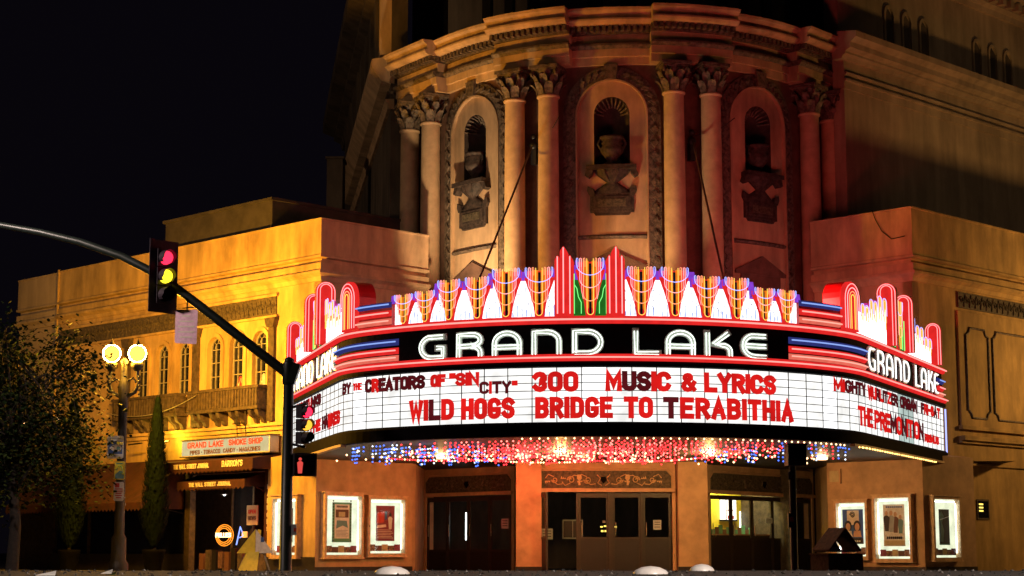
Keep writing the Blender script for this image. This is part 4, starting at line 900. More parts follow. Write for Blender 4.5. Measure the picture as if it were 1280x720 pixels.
for a, c in ((-5.85, -4.72), (4.95, 6.35)):
    b = MB(); b.fbox(MARQ, a-.6*(a < 0), c+.6*(c > 5.5), 5.50, 6.06, -.35, -.0, 'red_deep'); b.build('upper_band', MQ)
    bar(a, c, 5.99, .062, 'g_plex_navy', 'g_blue_line'); bar(a, c, 5.80, .070, 'g_plex_red', 'g_red_line'); bar(a, c, 5.62, .068, 'g_plex_salmon', 'g_salmon')
# ---- the name in white neon, three times
def nglyph(c):          # centre lines in a cell 1 high
    a = _arc
    return {'G': ([[(.98, .94), (.55, .94)]+a(.5, .5, .46, .46, 95, 270, 12)[1:]+[(.98, .04), (.98, .46), (.72, .46)]], 1.0),
     'R': ([[(.04, 0), (.04, .96), (.56, .96)]+a(.56, .72, .36, .25, 90, -90, 8)[1:]+[(.04, .46)], [(.56, .46)]+a(.56, .18, .36, .27, 88, 0, 5)+[(.92, 0)]], .96),
     'A': ([[(.04, 0), (.04, .52)]+a(.5, .52, .46, .44, 180, 0, 12)[1:-1]+[(.96, .52), (.96, 0)], [(.04, .36), (.96, .36)]], 1.0),
     'N': ([[(.04, 0), (.04, .96), (.52, .96)]+a(.52, .56, .42, .40, 85, 0, 6)+[(.94, 0)]], .98),
     'D': ([[(.04, .04), (.04, .96), (.5, .96)]+a(.5, .5, .46, .46, 85, -85, 10)+[(.5, .04), (.04, .04)]], 1.0),
     'L': ([[(.04, .98), (.04, .04), (.84, .04)]], .86), 'K': ([[(.04, 0), (.04, .98)], [(.80, .98), (.26, .50), (.60, .46)]+a(.60, .20, .28, .26, 80, 0, 5)+[(.88, 0)]], .92),
     'E': ([[(.94, .94), (.55, .94)]+a(.5, .5, .46, .46, 95, 265, 12)[1:-1]+[(.55, .04), (.94, .04)], [(.10, .5), (.94, .5)]], .96)}[c]
def name(s0, pos, z0, h, hw, wm, gm, twin=True, cw='white_enamel'):
    for ch, x0, wd in pos:
        g, adv = nglyph(ch); kx = wd/adv; p = None; b = MB()
        for j, st in enumerate(g):
            pts = [(s0+x0+q[0]*kx, z0+q[1]*h) for q in st]; ribbon(b, MARQ, pts, hw, .0, .05+.003*j, cw)
        p = b.build('name_letter', MQ)
        b = MB()
        for st in g:
            pts = [(s0+x0+q[0]*kx, z0+q[1]*h) for q in st]
            if twin:
                for sg in (-1, 1):
                    off = []
                    for i in range(len(pts)):
                        a_ = pts[max(0, i-1)]; c_ = pts[min(len(pts)-1, i+1)]; dx, dz = c_[0]-a_[0], c_[1]-a_[1]; l = hypot(dx, dz) or 1
                        off.append((pts[i][0]-dz/l*hw*.5*sg, pts[i][1]+dx/l*hw*.5*sg))
                    b.ftube(MARQ, off, .011, .085, gm, 5)
            else: b.ftube(MARQ, pts, .016, .075, gm, 5)
        b.build('neon_tube', p)
zL = 4.70; hL = .50
def mq(px): return px
name(0, [('G', -3.86, .60), ('R', -2.92, .56), ('A', -2.09, .60), ('N', -1.22, .58), ('D', -.36, .60), ('L', .93, .52), ('A', 1.62, .60), ('K', 2.50, .58), ('E', 3.35, .60)], zL, hL, .070, 'white', 'g_white')
side = [('G', 0, .86), ('R', 1.0, .80), ('A', 1.92, .86), ('N', 2.88, .84), ('D', 3.85, .84), ('L', 4.98, .62), ('A', 5.38, .80), ('K', 6.28, .62), ('E', 6.75, .58)]
side = [('G', .0, .72), ('R', .86, .70), ('A', 1.70, .74), ('N', 2.58, .72), ('D', 3.46, .72), ('L', 4.72, .56), ('A', 5.36, .72), ('K', 6.20, .60), ('E', 6.88, .60)]
side = [(c, x, w*.80) for c, x, w in side]
name(8.0, side, 4.76, .54, .050, 'white', 'g_white_side', False); name(-14.15, [(c, x*.94, w*.94) for c, x, w in side], 4.76, .52, .050, 'white', 'g_white_side', False)
# ---- crown
def neonU(b, c, dx, zt, zb, o, m, r=.016, belly=.5):
    """tube: down from the top, round a U and up again"""
    h = min(dx*1.0, (zt-zb)*.8)*(belly*2) if belly else dx
    pts = [(c-dx, zt), (c-dx, zb+h)]+[(c-dx*cos(pi*i/10), zb+h-h*sin(pi*i/10)) for i in range(1, 10)]+[(c+dx, zb+h), (c+dx, zt)]
    b.ftube(MARQ, pts, r, o, m, 5)
def side_fountain(c, zt, w):      # on the steep sides only the looped tops of the tubes show against the white
    root = None; h = zt-5.52
    for dx, fb, m in ((.9, .34, 'g_blue'), (.62, .5, 'g_orange'), (.3, .66, 'g_yellow')):
        b = MB(); x = w*dx; b.ftube(MARQ, [(c-x, zt-fb*h), (c-x, zt-.04)]+[(c-x*cos(pi*i/8), zt-.04+x*.5*sin(pi*i/8)) for i in range(1, 8)]+[(c+x, zt-.04), (c+x, zt-fb*h)], .008, .04, m, 4)
        o = b.build('neon_fountain' if root is None else 'neon_tube', root or MQ); root = root or o
    b = MB(); b.fpoly(MARQ, [(c-w*.8, zt-.02), (c+w*.8, zt-.02), (c, zt-.45*h)], .002, .02, 'g_plex_red'); b.build('painted_stripe', root)  # tube halo on the painted metal, put in as glow
def fountain(c, zt, w=.33, zb=5.52, parent=MQ, back=True, leaf=False):
    h = zt-zb; p = MB(); k = w/.33
    out = [(c-w, zt-.02), (c+w, zt-.02), (c+w*.98, zt-.18*h), (c+.21*k, zt-.50*h), (c+.14*k, zt-.74*h), (c+.10*k, zb), (c-.10*k, zb), (c-.14*k, zt-.74*h), (c-.21*k, zt-.50*h), (c-w*.98, zt-.18*h)]
    p.fpoly(MARQ, out, .02, .05, 'g_plex_red'); root = p.build('neon_fountain', parent)
    p = MB(); p.fpoly(MARQ, [(c-.15*k, zt), (c-.03*k, zt), (c-.03*k, zb+.15*h), (c-.08*k, zb+.1*h)], .05, .065, 'g_plex_orange'); p.fpoly(MARQ, [(c+.03*k, zt), (c+.15*k, zt), (c+.08*k, zb+.1*h), (c+.03*k, zb+.15*h)], .05, .065, 'g_plex_orange')
    p.fpoly(MARQ, [(c-.028*k, zt-.05*h), (c+.028*k, zt-.05*h), (c+.028*k, zb+.02), (c-.028*k, zb+.02)], .05, .06, 'navy')
    for e in (-1, 1): p.fpoly(MARQ, [(c+e*w*.99, zt+.01), (c+e*.28*k, zt+.01), (c+e*.27*k, zt-.16*h), (c+e*w*.99, zt-.16*h)], .051, .058, 'g_plex_violet')
    p.build('painted_stripe', root)
    for dx, fb, m in ((.295, .27, 'g_blue'), (.225, .50, 'g_pink'), (.145, .74, 'g_orange'), (.07, .99, 'g_yellow')):
        b = MB(); neonU(b, c, dx*k, zt+.04, zt-fb*h, .11, m, .0085, .42 if dx > .1 else .5); b.build('neon_tube', root)
        if dx > .1:
            for e in (-1, 1):
                b = MB(); b.ftube(MARQ, [(c+e*(dx-.035)*k, zt-.12*h), (c+e*(dx-.035)*k, zt+.03), (c+e*(dx-.02)*k, zt+.055), (c+e*dx*k, zt+.04)], .0055, .11, m, 4)
                b.build('neon_tube', root)
    for e in (-1, 1):       # inner hairpins
        b = MB(); b.ftube(MARQ, [(c+e*.185*k, zt+.04), (c+e*.185*k, zt-.55*h), (c+e*.15*k, zt-.70*h)], .006, .11, 'g_red', 4)
        b.build('neon_tube', root)
    return root
steps = [(-4.30, 6.12, .28), (-3.72, 6.15, .28), (-3.12, 6.35, .30), (-2.45, 6.37, .30), (-1.80, 6.52, .33), (-1.08, 6.52, .33),
         (1.08, 6.52, .33), (1.80, 6.52, .33), (2.52, 6.36, .32), (3.22, 6.36, .32), (3.92, 6.18, .29), (4.52, 6.18, .29)]
for a, c, zt in ((-4.62, -3.42, 5.98), (-3.42, -2.12, 6.16), (-2.12, -.70, 6.30), (.70, 2.16, 6.30), (2.16, 3.58, 6.16), (3.58, 4.88, 5.98)):
    b = MB(); b.fbox(MARQ, a, c, 5.52, zt, -.16, .0, 'g_crown_white'); b.build('white_crown_panel', MQ)
    b = MB(); b.fbox(MARQ, a, c, zt, zt+.10, -.15, -.01, 'g_plex_magenta')  # tube halo on the cap, put in as glow
    m = (a+c)/2
    for q in (a+.02, m, c-.02):
        b.fpoly(MARQ, [(q-.16, zt+.02), (q+.16, zt+.02), (q+.13, zt+.2), (q-.13, zt+.2)], -.008, .0, 'g_plex_violet')
    b.build('crown_cap', MQ)
    b = MB()
    for j in range(int((c-a)/.1)):
        x = a+.05+j*.1; b.fbox(MARQ, x-.009, x+.009, 5.53, 5.62+.05*((j*7) % 4), .001, .006, 'g_stud_blue', 1)
        for z in range(4): b.octa(MARQ(x+.04*((z*3+j) % 3), 5.68+z*.13+.05*((j*5+z) % 3), .010), .014, 'navy') if (j*3+z*5) % 4 else None
    b.build('bulb_studs', MQ, kind='stuff')
for c, zt, w in steps: fountain(c, zt, w)
# two tall three-finned pylons with the green flanked fountain between them
for c in (-.55, .53):
    b = MB()
    for dx, w, zt, o1 in ((-.13, .065, 6.80, .16), (0, .075, 6.98, .24), (.13, .065, 6.80, .16)):
        b.fpoly(MARQ, [(c+dx-w, 5.5), (c+dx+w, 5.5), (c+dx+w, zt-.09), (c+dx, zt+.02), (c+dx-w, zt-.09)], -.2, o1, 'g_plex_red')  # tube halo on the pylon, put in as glow
    p = b.build('pylon', MQ)
    for dx, zt, o1 in ((-.13, 6.78, .16), (0, 6.96, .24), (.13, 6.78, .16)):
        b = MB(); b.ftube(MARQ, [(c+dx, 5.55), (c+dx, zt)], .014, o1+.03, 'g_red', 5); b.build('neon_tube', p)
b = MB(); b.fbox(MARQ, -.36, .35, 5.5, 6.3, -.16, .0, 'g_plex_green'); b.fpoly(MARQ, [(-.34, 6.3), (.34, 6.3), (.34, 6.62), (-.34, 6.62)], -.15, -.002, 'g_plex_violet'); b.build('green_panel', MQ)
fc = fountain(0, 6.70, .32)
for e in (-1, 1):
    b = MB(); b.ftube(MARQ, [(e*.335, 5.56), (e*.335, 6.42)], .009, .08, 'g_green', 4); b.build('neon_tube', fc); b = MB(); b.ftube(MARQ, [(e*.19, 5.56), (e*.19, 5.80), (e*.25, 5.92), (e*.28, 6.10), (e*.33, 6.18)], .009, .08, 'g_green', 4); b.build('neon_tube', fc)
# rounded corner arches with nested tubes
def archpts(c, w, zt, zb=5.53, n=10): return [(c-w, zb), (c-w, zt-w)]+[(c-w*cos(pi*i/n), zt-w+w*sin(pi*i/n)) for i in range(1, n)]+[(c+w, zt-w), (c+w, zb)]
for c, w, zt in ((6.82, .40, 6.66), (-6.20, .38, 6.66)):
    b = MB(); b.fpoly(MARQ, archpts(c, w, zt), -.45, .0, 'red_deep'); b.fpoly(MARQ, archpts(c, w, zt), .0, .08, 'g_plex_red'); p = b.build('corner_arch', MQ)
    for k, (f, m) in enumerate(((.92, 'g_red'), (.66, 'g_pink'), (.42, 'g_orange'), (.22, 'g_yellow'))):
        b = MB(); b.ftube(MARQ, archpts(c, w*f, zt-.03-w*(1-f)*.9, 5.56), .010, .12, m, 5); b.build('neon_tube', p)
# side crowns: arch-topped fins that stand out from the fascia, white panels and fountains between them
class Fin:       # frame of a plate standing square to the fascia at s
    curved = False
    def __init__(f, s, c0): f.s = s; f.c0 = c0
    def __call__(f, t, z, o=0.0): return MARQ(f.s+o, z, t)
def fin(s, zt, dirn, w=.235, big=True):
    fr = Fin(s, 0); th = .10*dirn
    pts = lambda w_, z_: [(p[0], p[1]) for p in archpts(.02, w_, z_, 5.52)]
    b = MB(); b.fpoly(fr, pts(w, zt), 0, .14*(-dirn), 'red_deep'); b.fpoly(fr, pts(w, zt), .01*dirn, .03*dirn, 'g_plex_red'); p = b.build('arch_fin', MQ)
    for f, m in ((.93, 'g_red'), (.60, 'g_red')):
        b = MB(); b.ftube(fr, pts(w*f, zt-.02-w*(1-f)*.5), .010, .05*dirn, m, 5); b.build('neon_tube', p)
for dirn, FA, FB, FE, c1, c2 in ((-1, 10.1, 11.85, 15.15, 7.35, 15.0), (1, -8.95, -10.6, -13.6, -6.7, -13.45)):
    sg = -dirn
    fin(FA, 7.06, dirn); fin(FB, 7.0, dirn); fin(FE, 6.66, dirn, .21)
    a, c = sorted((c1+sg*.15, FA)); b = MB(); n = 3
    for lo, hi, zt in [(c1+sg*.15, c1+sg*.95, 6.05), (c1+sg*.95, c1+sg*1.75, 6.25), (c1+sg*1.75, FA-sg*.05, 6.42), (FB+sg*.2, FB+sg*1.15, 6.35), (FB+sg*1.15, FB+sg*2.1, 6.15), (FB+sg*2.1, c2-sg*.1, 5.95)]:
        lo, hi = sorted((lo, hi)); b = MB(); b.fbox(MARQ, lo, hi, 5.52, zt, -.16, .0, 'g_crown_side'); b.build('white_crown_panel', MQ)
        b = MB(); b.fbox(MARQ, lo, hi, zt, zt+.1, -.15, -.02, 'g_plex_magenta'); b.build('crown_cap', MQ)  # tube halo on the cap, put in as glow
        for q in (.25, .74): side_fountain(lo+(hi-lo)*q, zt+.17, (hi-lo)*.22)
    lo, hi = sorted((FA+sg*.16, FB-sg*.02)); b = MB(); b.fbox(MARQ, lo, hi, 5.52, 6.1, -.16, .0, 'g_plex_green'); b.fbox(MARQ, lo, hi, 6.1, 6.6, -.16, -.02, 'g_plex_orange'); b.build('green_panel', MQ)
    fountain((lo+hi)/2, 6.68, .34)
    for q in (.12, .25, .75, .88): x = lo+(hi-lo)*q; b = MB(); b.ftube(MARQ, [(x, 5.55), (x, 6.1+.2*(q in (.12, .88)))], .012, .06, 'g_green', 4); b.build('neon_tube', MQ)
# end trims: upright blue tube at the right end, gold bulb row under the right skirt, lit gilded lip at the left
b = MB(); b.ftube(MARQ, [(S1, 3.2), (S1, 4.4)], .022, .07, 'g_blue', 6); b.build('neon_tube', MQ)
for i in range(64):
    s = 6.9+i*.118
    if abs(s-10.5) < .16 or i % 9 == 7: continue
    b = MB(); b.octa(MARQ(s, 2.885, .14+.02*(i % 2)), .024, 'g_bulb_gold'); b.build('bulb', MQ)
body('gilt_lip', [(.0, 2.90), (.13, 2.90), (.13, 2.958), (.0, 2.958)], 'gilt', S0, -6.4); body('gilt_lip', [(.0, 2.90), (.13, 2.90), (.13, 2.958), (.0, 2.958)], 'gilt', 6.7, S1)
b = MB(); b.ftube(MARQ, [(S0+(-6.9-S0)*i/20, 2.93) for i in range(21)], .012, -.02, 'g_bulb_gold', 4); b.build('neon_tube', MQ)
# added discs under the soffit; point lights stand in for the string-light glow
for x, y, w, c in ((-1.8, 46.0, 90, (1, .50, .18)), (1.2, 44.4, 420, (1, .54, .15)), (4.9, 44.8, 420, (1, .58, .18)), (.3, 46.8, 230, (1, .06, .04)), (1.9, 47.0, 60, (1, .14, .05)), (8.0, 46.4, 45, (1, .58, .28))):
    b = MB(); b.lathe((x, y, 2.90), [(.12, 0), (.14, .03), (.14, .07)], 'g_bulb_warm' if c[1] > .2 else 'g_bulb_red', 10); b.build('soffit_fill_disc', MQ)
    lamp('soffit_fill', (x, y, 2.82), w, c, .12)

# small floodlight on the marquee roof behind the left crown, washing the tower from the left
for x, y, w, aim, cone in ((-2.2, 47.5, 2500, (-.75, 50.8, 10.6), 64), (2.1, 46.3, 800, (4.2, 48.9, 10.2), 42)):
    b = MB(); b.box((x, y, 5.62), (.42, .3, .3), 'iron', rz=.2, rx=.3); b.box((x, y, 5.40), (.1, .1, .24), 'iron'); b.build('roof_flood', MQ)
    lamp('roof_flood_light', (x, y+.1, 5.88), w, (1, .70, .36), .10, cone, aim, .9)
# added unseen tubes behind the crown; their point lights redden the tower
for s, w in ((-3.2, 25), (.2, 130), (3.0, 190), (5.6, 330), (9.5, 330)):
    b = MB(); b.ftube(MARQ, [(s-.5, 6.0), (s+.5, 6.0)], .015, -.55, 'g_red', 5); b.tube([MARQ(s, 5.3, -.55), MARQ(s, 6.0, -.55)], .02, 'iron', 5); b.build('red_fill_tube', MQ)
    p = MARQ(s, 6.2, -.75); lamp('red_fill_light', p, w, (1, .085, .07), .3)
# ------------------------------------------------------------------ icicle string lights under the soffit
SL = thing('string_lights', (2.2, 41, 2.5), 'mass of red, white and blue hanging string lights under the marquee front', 'string lights')
wire = MB(); parts = []; rest = {}
rnd = random.Random(5)
def strand(x, y, z, n, cols, dz=.085):
    wire.tube([(x, y, z+.02), (x, y, z-n*dz)], .004, 'black', 3, cap=False)
    for i in range(n): parts.append((x+rnd.uniform(-.006, .006), y, z-.04-i*dz+rnd.uniform(-.01, .01), rnd.choice(cols)))
BW = ['g_bulb_blue', 'g_bulb_blue', 'g_bulb_white', 'g_bulb_blue']; RW_ = ['g_bulb_red', 'g_bulb_red', 'g_bulb_red', 'g_bulb_pink', 'g_bulb_red', 'g_bulb_pink']; MX = ['g_bulb_red', 'g_bulb_pink', 'g_bulb_blue', 'g_bulb_red']
for row in range(5):
    o = -.30-row*.75
    for i in range(104):
        s = -6.9+i*.139+row*.035
        if rnd.random() < (.34 if s > 3.6 else (.42 if s < -3.8 else .08)): continue
        p = MARQ(s, 0, o)
        cols = BW if s < -4.8 or s > 6.6 else (MX if s < -3.6 or s > 4.6 else RW_)
        n = rnd.randint(2, 5) if s < 3 else rnd.randint(1, 4)
        strand(p[0], p[1], 2.93, n, cols)
for (xa, ya, xb, yb, sag) in ((-2.6, 43, 2.2, 47.5, .12), (2.6, 47.5, 5.6, 42.5, .1), (-3.2, 46, 1.5, 43.5, .12), (.2, 44.0, 4.4, 46.8, .1)):
    for i in range(70):
        t = i/69; parts.append((xa+(xb-xa)*t, ya+(yb-ya)*t, 2.92-sag*4*t*(1-t), rnd.choice(['g_bulb_red', 'g_bulb_red', 'g_bulb_warm'])))
for cx_, cy_, k in ((-3.3, 42.2, 10), (-2.2, 41.3, 10), (-.9, 41.0, 12), (.3, 41.6, 22), (1.3, 41.8, 30), (2.2, 41.6, 26), (3.0, 41.4, 14), (4.9, 41.6, 16), (5.9, 41.9, 9), (6.9, 42.4, 16), (-1.6, 41.2, 9)):
    for i in range(k): parts.append((cx_+rnd.gauss(0, .38), cy_+rnd.uniform(-.5, .5), 2.74+rnd.gauss(0, .07), 'g_bulb_warm'))
wire.build('wire', SL, kind='stuff')
parts.sort(key=lambda p: p[1])
for p in parts[:280]:
    b = MB(); b.octa(p[:3], .025 if p[3] != 'g_bulb_warm' else .028, p[3]); b.build('bulb', SL, recalc=False)
b = MB()
for p in parts[280:]: b.octa(p[:3], .025 if p[3] != 'g_bulb_warm' else .028, p[3])
b.build('bulb_string', SL, kind='stuff', recalc=False)
# row of small clear bulbs along the front edge of the soffit
fb = MB()
for i in range(44): fb.octa(MARQ(-1.5+i*.19, 2.93, -.12), .024, 'g_bulb_warm')
fb.build('edge_bulbs', SL, kind='stuff', recalc=False)

# ------------------------------------------------------------------ street lamps
def twin_lamp(x, y, label, watts, col=(1, .45, .03)):
    t = thing('street_lamp', (x, y, 0), label, 'street lamp', 'twin-globe street lamps along the pavement')
    b = MB(); b.lathe((x, y, 0), [(.26, 0), (.26, .25), (.19, .35), (.19, .9), (.13, 1.0), (.12, 2.4), (.115, 4.2), (.15, 4.3), (.12, 4.45), (.16, 4.75), (.10, 4.9), (.07, 5.3), (.10, 5.4), (.02, 5.5)], 'iron', 14); post = b.build('post', t)
    for sg in (-1, 1):
        b = MB(); b.tube([(x+sg*.08, y, 4.5), (x+sg*.30, y, 4.62), (x+sg*.38, y, 4.85), (x+sg*.33, y, 5.2)], [.06, .05, .045, .05], 'iron', 7)
        b.tube([(x+sg*.1, y, 4.9), (x+sg*.24, y, 4.98), (x+sg*.32, y, 4.86)], .03, 'iron', 6)
        b.lathe((x+sg*.33, y, 5.16), [(.06, 0), (.16, .08), (.17, .18), (.13, .22)], 'iron', 12)
        for k in range(5): b.ball((x+sg*.40, y-.03, 5.0-k*.11), .05-.005*k, 'iron', 6, 4)
        b.build('bracket_arm', t); b = MB()
        b.lathe((x+sg*.33, y, 5.82), [(.09, 0), (.06, .05), (.02, .14), (.001, .2)], 'iron', 8); b.build('finial', t)
    for sg in (-1, 1):
        b = MB(); b.ball((x+sg*.33, y, 5.61), .215, 'g_sodium', 16, 10); b.build('globe', t)
        lamp('street_lamp_light', (x+sg*.33, y-.02, 5.61), watts, col, .23).visible_camera = True
    return t
SODA = 2800
twin_lamp(-9.98, 46.0, 'lit iron twin-globe street lamp carrying three small signs before the left wing', SODA)
twin_lamp(20.6, 51.0, 'lit iron twin-globe street lamp standing beyond the right edge of the frame', 780, (1, .54, .16))
for o in list(bpy.data.objects):
    if o.name.startswith('globe'): o.visible_shadow = False
# tall street lights out of view; all but the first are added for their light
def tall_lamp(x, y, h, dx, label, watts, col, aim, cone):
    t = thing('unseen_street_light', (x, y, 0), label, 'street light', 'unseen tall street lights round the junction')
    b = MB(); b.tube([(x, y, -.1), (x, y, h-1), (x+dx*.3, y, h-.1), (x+dx, y, h+.1)], [.13, .09, .06, .05], 'steel', 8); b.build('pole', t)
    b = MB(); b.box((x+dx*1.15, y, h+.1), (.9, .36, .16), 'steel'); hd = b.build('lantern', t)
    b = MB(); b.lathe((x+dx*1.15, y, h-.06), [(.02, -.05), (.14, 0), (.15, .07)], 'g_sodium', 10); b.build('lens', hd)
    lamp('unseen_tall_light', (x+dx*1.15, y, h-.16), watts, col, .22, cone, aim, .9)
tall_lamp(-13.3, 37.6, 8.6, 1.6, 'tall street light beyond the left edge of the frame, lighting the tower', 650, (1, .66, .34), (1.5, 50, 7.5), 90)
tall_lamp(-13.0, 33.0, 8.9, 1.5, 'added tall street light outside the frame, lighting the left signal arm', 3000, (1, .76, .66), (-9, 41, 3.0), 96)  # added to light the mast arm, pink sign and post signs
tall_lamp(8.5, -2.0, 9.0, -1.6, 'added tall street light behind the viewpoint, brightening the lane buttons', 16000, (1, .82, .70), (.5, 9, 0), 52)  # added to whiten the lane buttons, cone kept off the tower
tall_lamp(-34, 30.0, 9.0, 1.6, 'added fill light on a tall pole far out to the left', 9000, (1, .68, .40), (-5, 66, 16.5), 40)  # added fill for the left flank wall
tall_lamp(33, 24.0, 9.0, -1.6, 'added fill light on a tall pole far out to the right', 2600, (1, .70, .40), (18.5, 58, 12.5), 40)  # added fill for the right side wall
# ---- signs on the lamp post
def plate(name, x, y, z0, z1, w, label, m, rz=.12):
    fr = Flat(x-w/2*cos(rz), y-w/2*sin(rz), math.degrees(rz)); t = thing(name, (x, y, z0), label, 'sign', 'signs on the street lamp')
    b = MB(); r = .03; pts = [(r, z0), (w-r, z0), (w, z0+r), (w, z1-r), (w-r, z1), (r, z1), (0, z1-r), (0, z0+r)]; b.fpoly(fr, pts, 0, .012, m); b.build('plate', t); return fr, t
fr, t = plate('blue_eye_sign', -10.1, 45.80, 2.90, 3.48, .41, 'white sign with a blue field and a white eye, topmost on the twin-globe lamp post', 'paper')
b = MB(); b.fpoly(fr, [(.03, 3.02), (.38, 3.02), (.38, 3.34), (.03, 3.34)], .012, .015, 'ink_blue'); b.fpoly(fr, [(.05, 3.17), (.14, 3.24), (.24, 3.27), (.34, 3.22), (.37, 3.17), (.34, 3.11), (.24, 3.07), (.14, 3.10)], .015, .018, 'paper')
b.fpoly(fr, [(.28+.05*cos(i*pi/5), 3.17+.05*sin(i*pi/5)) for i in range(10)], .018, .021, 'ink_teal'); b.fpoly(fr, [(.06, 2.96), (.3, 2.96), (.3, 2.98), (.06, 2.98)], .012, .015, 'ink_grey'); b.fpoly(fr, [(.06, 3.40), (.35, 3.40), (.35, 3.43), (.06, 3.43)], .012, .015, 'ink_grey'); b.build('print', t)
fr, t = plate('yellow_notice', -9.97, 45.80, 2.37, 2.83, .26, 'small yellow and green notice, middle one on the twin-globe lamp post', 'ink_yellow')
b = MB(); b.fpoly(fr, [(.02, 2.39), (.24, 2.39), (.24, 2.55), (.13, 2.6), (.02, 2.5)], .012, .015, 'ink_teal'); b.ftube(fr, [(.05, 2.62), (.1, 2.72), (.17, 2.70), (.2, 2.6), (.12, 2.52)], .014, .015, 'ink_green', 4)
b.fpoly(fr, [(.04, 2.76), (.2, 2.76), (.2, 2.79), (.04, 2.79)], .012, .015, 'ink_green'); b.build('print', t)
fr, t = plate('parking_sign', -9.98, 45.80, 1.83, 2.31, .25, 'small white sign with red lettering, lowest on the twin-globe lamp post', 'paper')
b = MB(); b.fpoly(fr, [(.03, 2.17), (.14, 2.17), (.14, 2.28), (.03, 2.28)], .012, .015, 'ink_red')
for i, (a, c) in enumerate(((.03, .22), (.03, .22), (.05, .2), (.04, .21), (.06, .19))): b.fpoly(fr, [(a, 2.12-.055*i), (c, 2.12-.055*i), (c, 2.145-.055*i), (a, 2.145-.055*i)], .012, .015, 'ink_red')
b.build('print', t)

# ------------------------------------------------------------------ signal pole with mast arm
SP = thing('signal_pole', (-4.55, 37, 0), 'dark green steel signal pole whose long curved arm reaches up to the left', 'signal pole')
b = MB(); b.lathe((-4.62, 37, 0), [(.22, 0), (.22, .08), (.13, .12), (.105, 4.45), (.11, 4.5), (.0, 4.56)], 'steel', 14); b.build('pole', SP)
arm = [(-4.62, 37, 4.18), (-5.2, 37, 4.62), (-5.98, 37, 5.22), (-6.6, 37, 5.70), (-7.34, 37, 6.25), (-8.15, 37, 6.66), (-9.04, 37, 6.97), (-9.9, 37, 7.18), (-10.73, 37, 7.33), (-12.3, 37, 7.42), (-13.5, 37, 7.45)]
b = MB(); b.tube(arm, [.105, .10, .097, .093, .088, .082, .077, .07, .065, .055, .05], 'steel', 12); b.build('mast_arm', SP)
b = MB(); b.lathe((-4.62, 37, 3.98), [(.13, 0), (.14, .05), (.14, .4), (.13, .45)], 'steel', 12); b.box((-4.5, 36.93, 4.2), (.16, .22, .42), 'steel', ry=.3); b.build('arm_clamp', SP)
b = MB(); b.box((-4.45, 36.95, 1.0), (.10, .10, .22), 'ink_grey'); b.box((-4.42, 36.9, 1.0), (.05, .02, .07), 'ink_red'); b.build('push_button', SP)
def signal(loc, face, sizes, label, lens, backplate=None, r=.1, pitch=.27, name='traffic_signal', arms=None):
    """face: heading of the lenses in degrees (0 = to the right, -90 = to the camera)"""
    x, y, z = loc; t = thing(name, (x, y, z-pitch*1.5), label, 'traffic signal', 'lit traffic signals at the junction')
    fr = Flat(x, y, face+90); b = MB()          # s to the right of the head seen from the front, o to the front
    k = len(lens); H = pitch*k
    for i in range(k):
        zc = z+H/2-pitch*(i+.5); w = pitch*.46
        b.fpoly(fr, [(-w, zc-w), (w, zc-w), (w, zc+w), (-w, zc+w)], -.16, .0, 'signal_black')
    hd = b.build('housing', t)
    if backplate:
        bw, bh = backplate; b = MB(); b.fpoly(fr, [(-bw, z-bh), (bw, z-bh), (bw, z+bh), (-bw, z+bh)], -.05, -.035, 'signal_black'); b.build('backplate', t)
    for i, m in enumerate(lens):
        zc = z+H/2-pitch*(i+.5); b = MB()
        b.fpoly(fr, [(r*cos(2*pi*j/14), zc+r*sin(2*pi*j/14)) for j in range(14)], .0, .02, m or 'black'); ln = b.build('lens', t)
        b = MB(); rows = []
        for o in (0, r*1.3):
            rows.append([fr(r*1.08*cos(radians(a)), zc+r*1.08*sin(radians(a)), o*(1-.35*(sin(radians(a)) < 0))) for a in range(-40, 221, 20)])
        b.grid(rows, 'signal_black' if not m else ('signal_black')); b.build('visor', t, recalc=False)
        if m:
            b = MB(); b.ball(fr(0, zc, r*.35), r*.96, m, 14, 8); b.build('lens_dome', t)
    return t, fr
signal((-7.20, 36.75, 6.2), -42, None, 'three-lamp signal on a tall backplate hanging on the mast arm, red and yellow lit', ['g_sig_red', 'g_sig_yellow', None], (.36, .76), .145, .39)
t, fr = signal((-4.24, 36.85, 3.13), -35, None, 'smaller three-lamp signal on the side of the pole, red and amber lit', ['g_sig_red', 'g_sig_amber', None], None, .115, .265)
b = MB(); b.tube([(-4.55, 37, 3.5), (-4.24, 36.95, 3.58)], .03, 'signal_black', 6); b.tube([(-4.55, 37, 2.75), (-4.24, 36.95, 2.68)], .03, 'signal_black', 6); b.build('bracket', t)
PS = thing('pedestrian_signal', (-4.24, 36.85, 2.08), 'pedestrian signal box showing a red figure on the left pole', 'pedestrian signal', 'pedestrian signals')
fr = Flat(-4.44, 36.8, 14); b = MB(); b.fbox(fr, 0, .42, 2.09, 2.53, -.2, .0, 'signal_black'); b.fbox(fr, -.02, .44, 2.51, 2.55, -.2, .12, 'signal_black'); b.fbox(fr, -.02, .0, 2.09, 2.51, -.2, .1, 'signal_black'); b.fbox(fr, .42, .44, 2.09, 2.51, -.2, .1, 'signal_black'); b.build('housing', PS)
b = MB()
c = .11; b.fpoly(fr, [(c+.035*cos(i*pi/4), 2.43+.035*sin(i*pi/4)) for i in range(8)], .0, .012, 'g_sig_hand'); b.fpoly(fr, [(c-.05, 2.26), (c-.06, 2.36), (c-.02, 2.39), (c+.02, 2.39), (c+.06, 2.36), (c+.05, 2.26), (c+.04, 2.14), (c-.04, 2.14)], .0, .014, 'g_sig_hand'); b.build('symbol', PS)
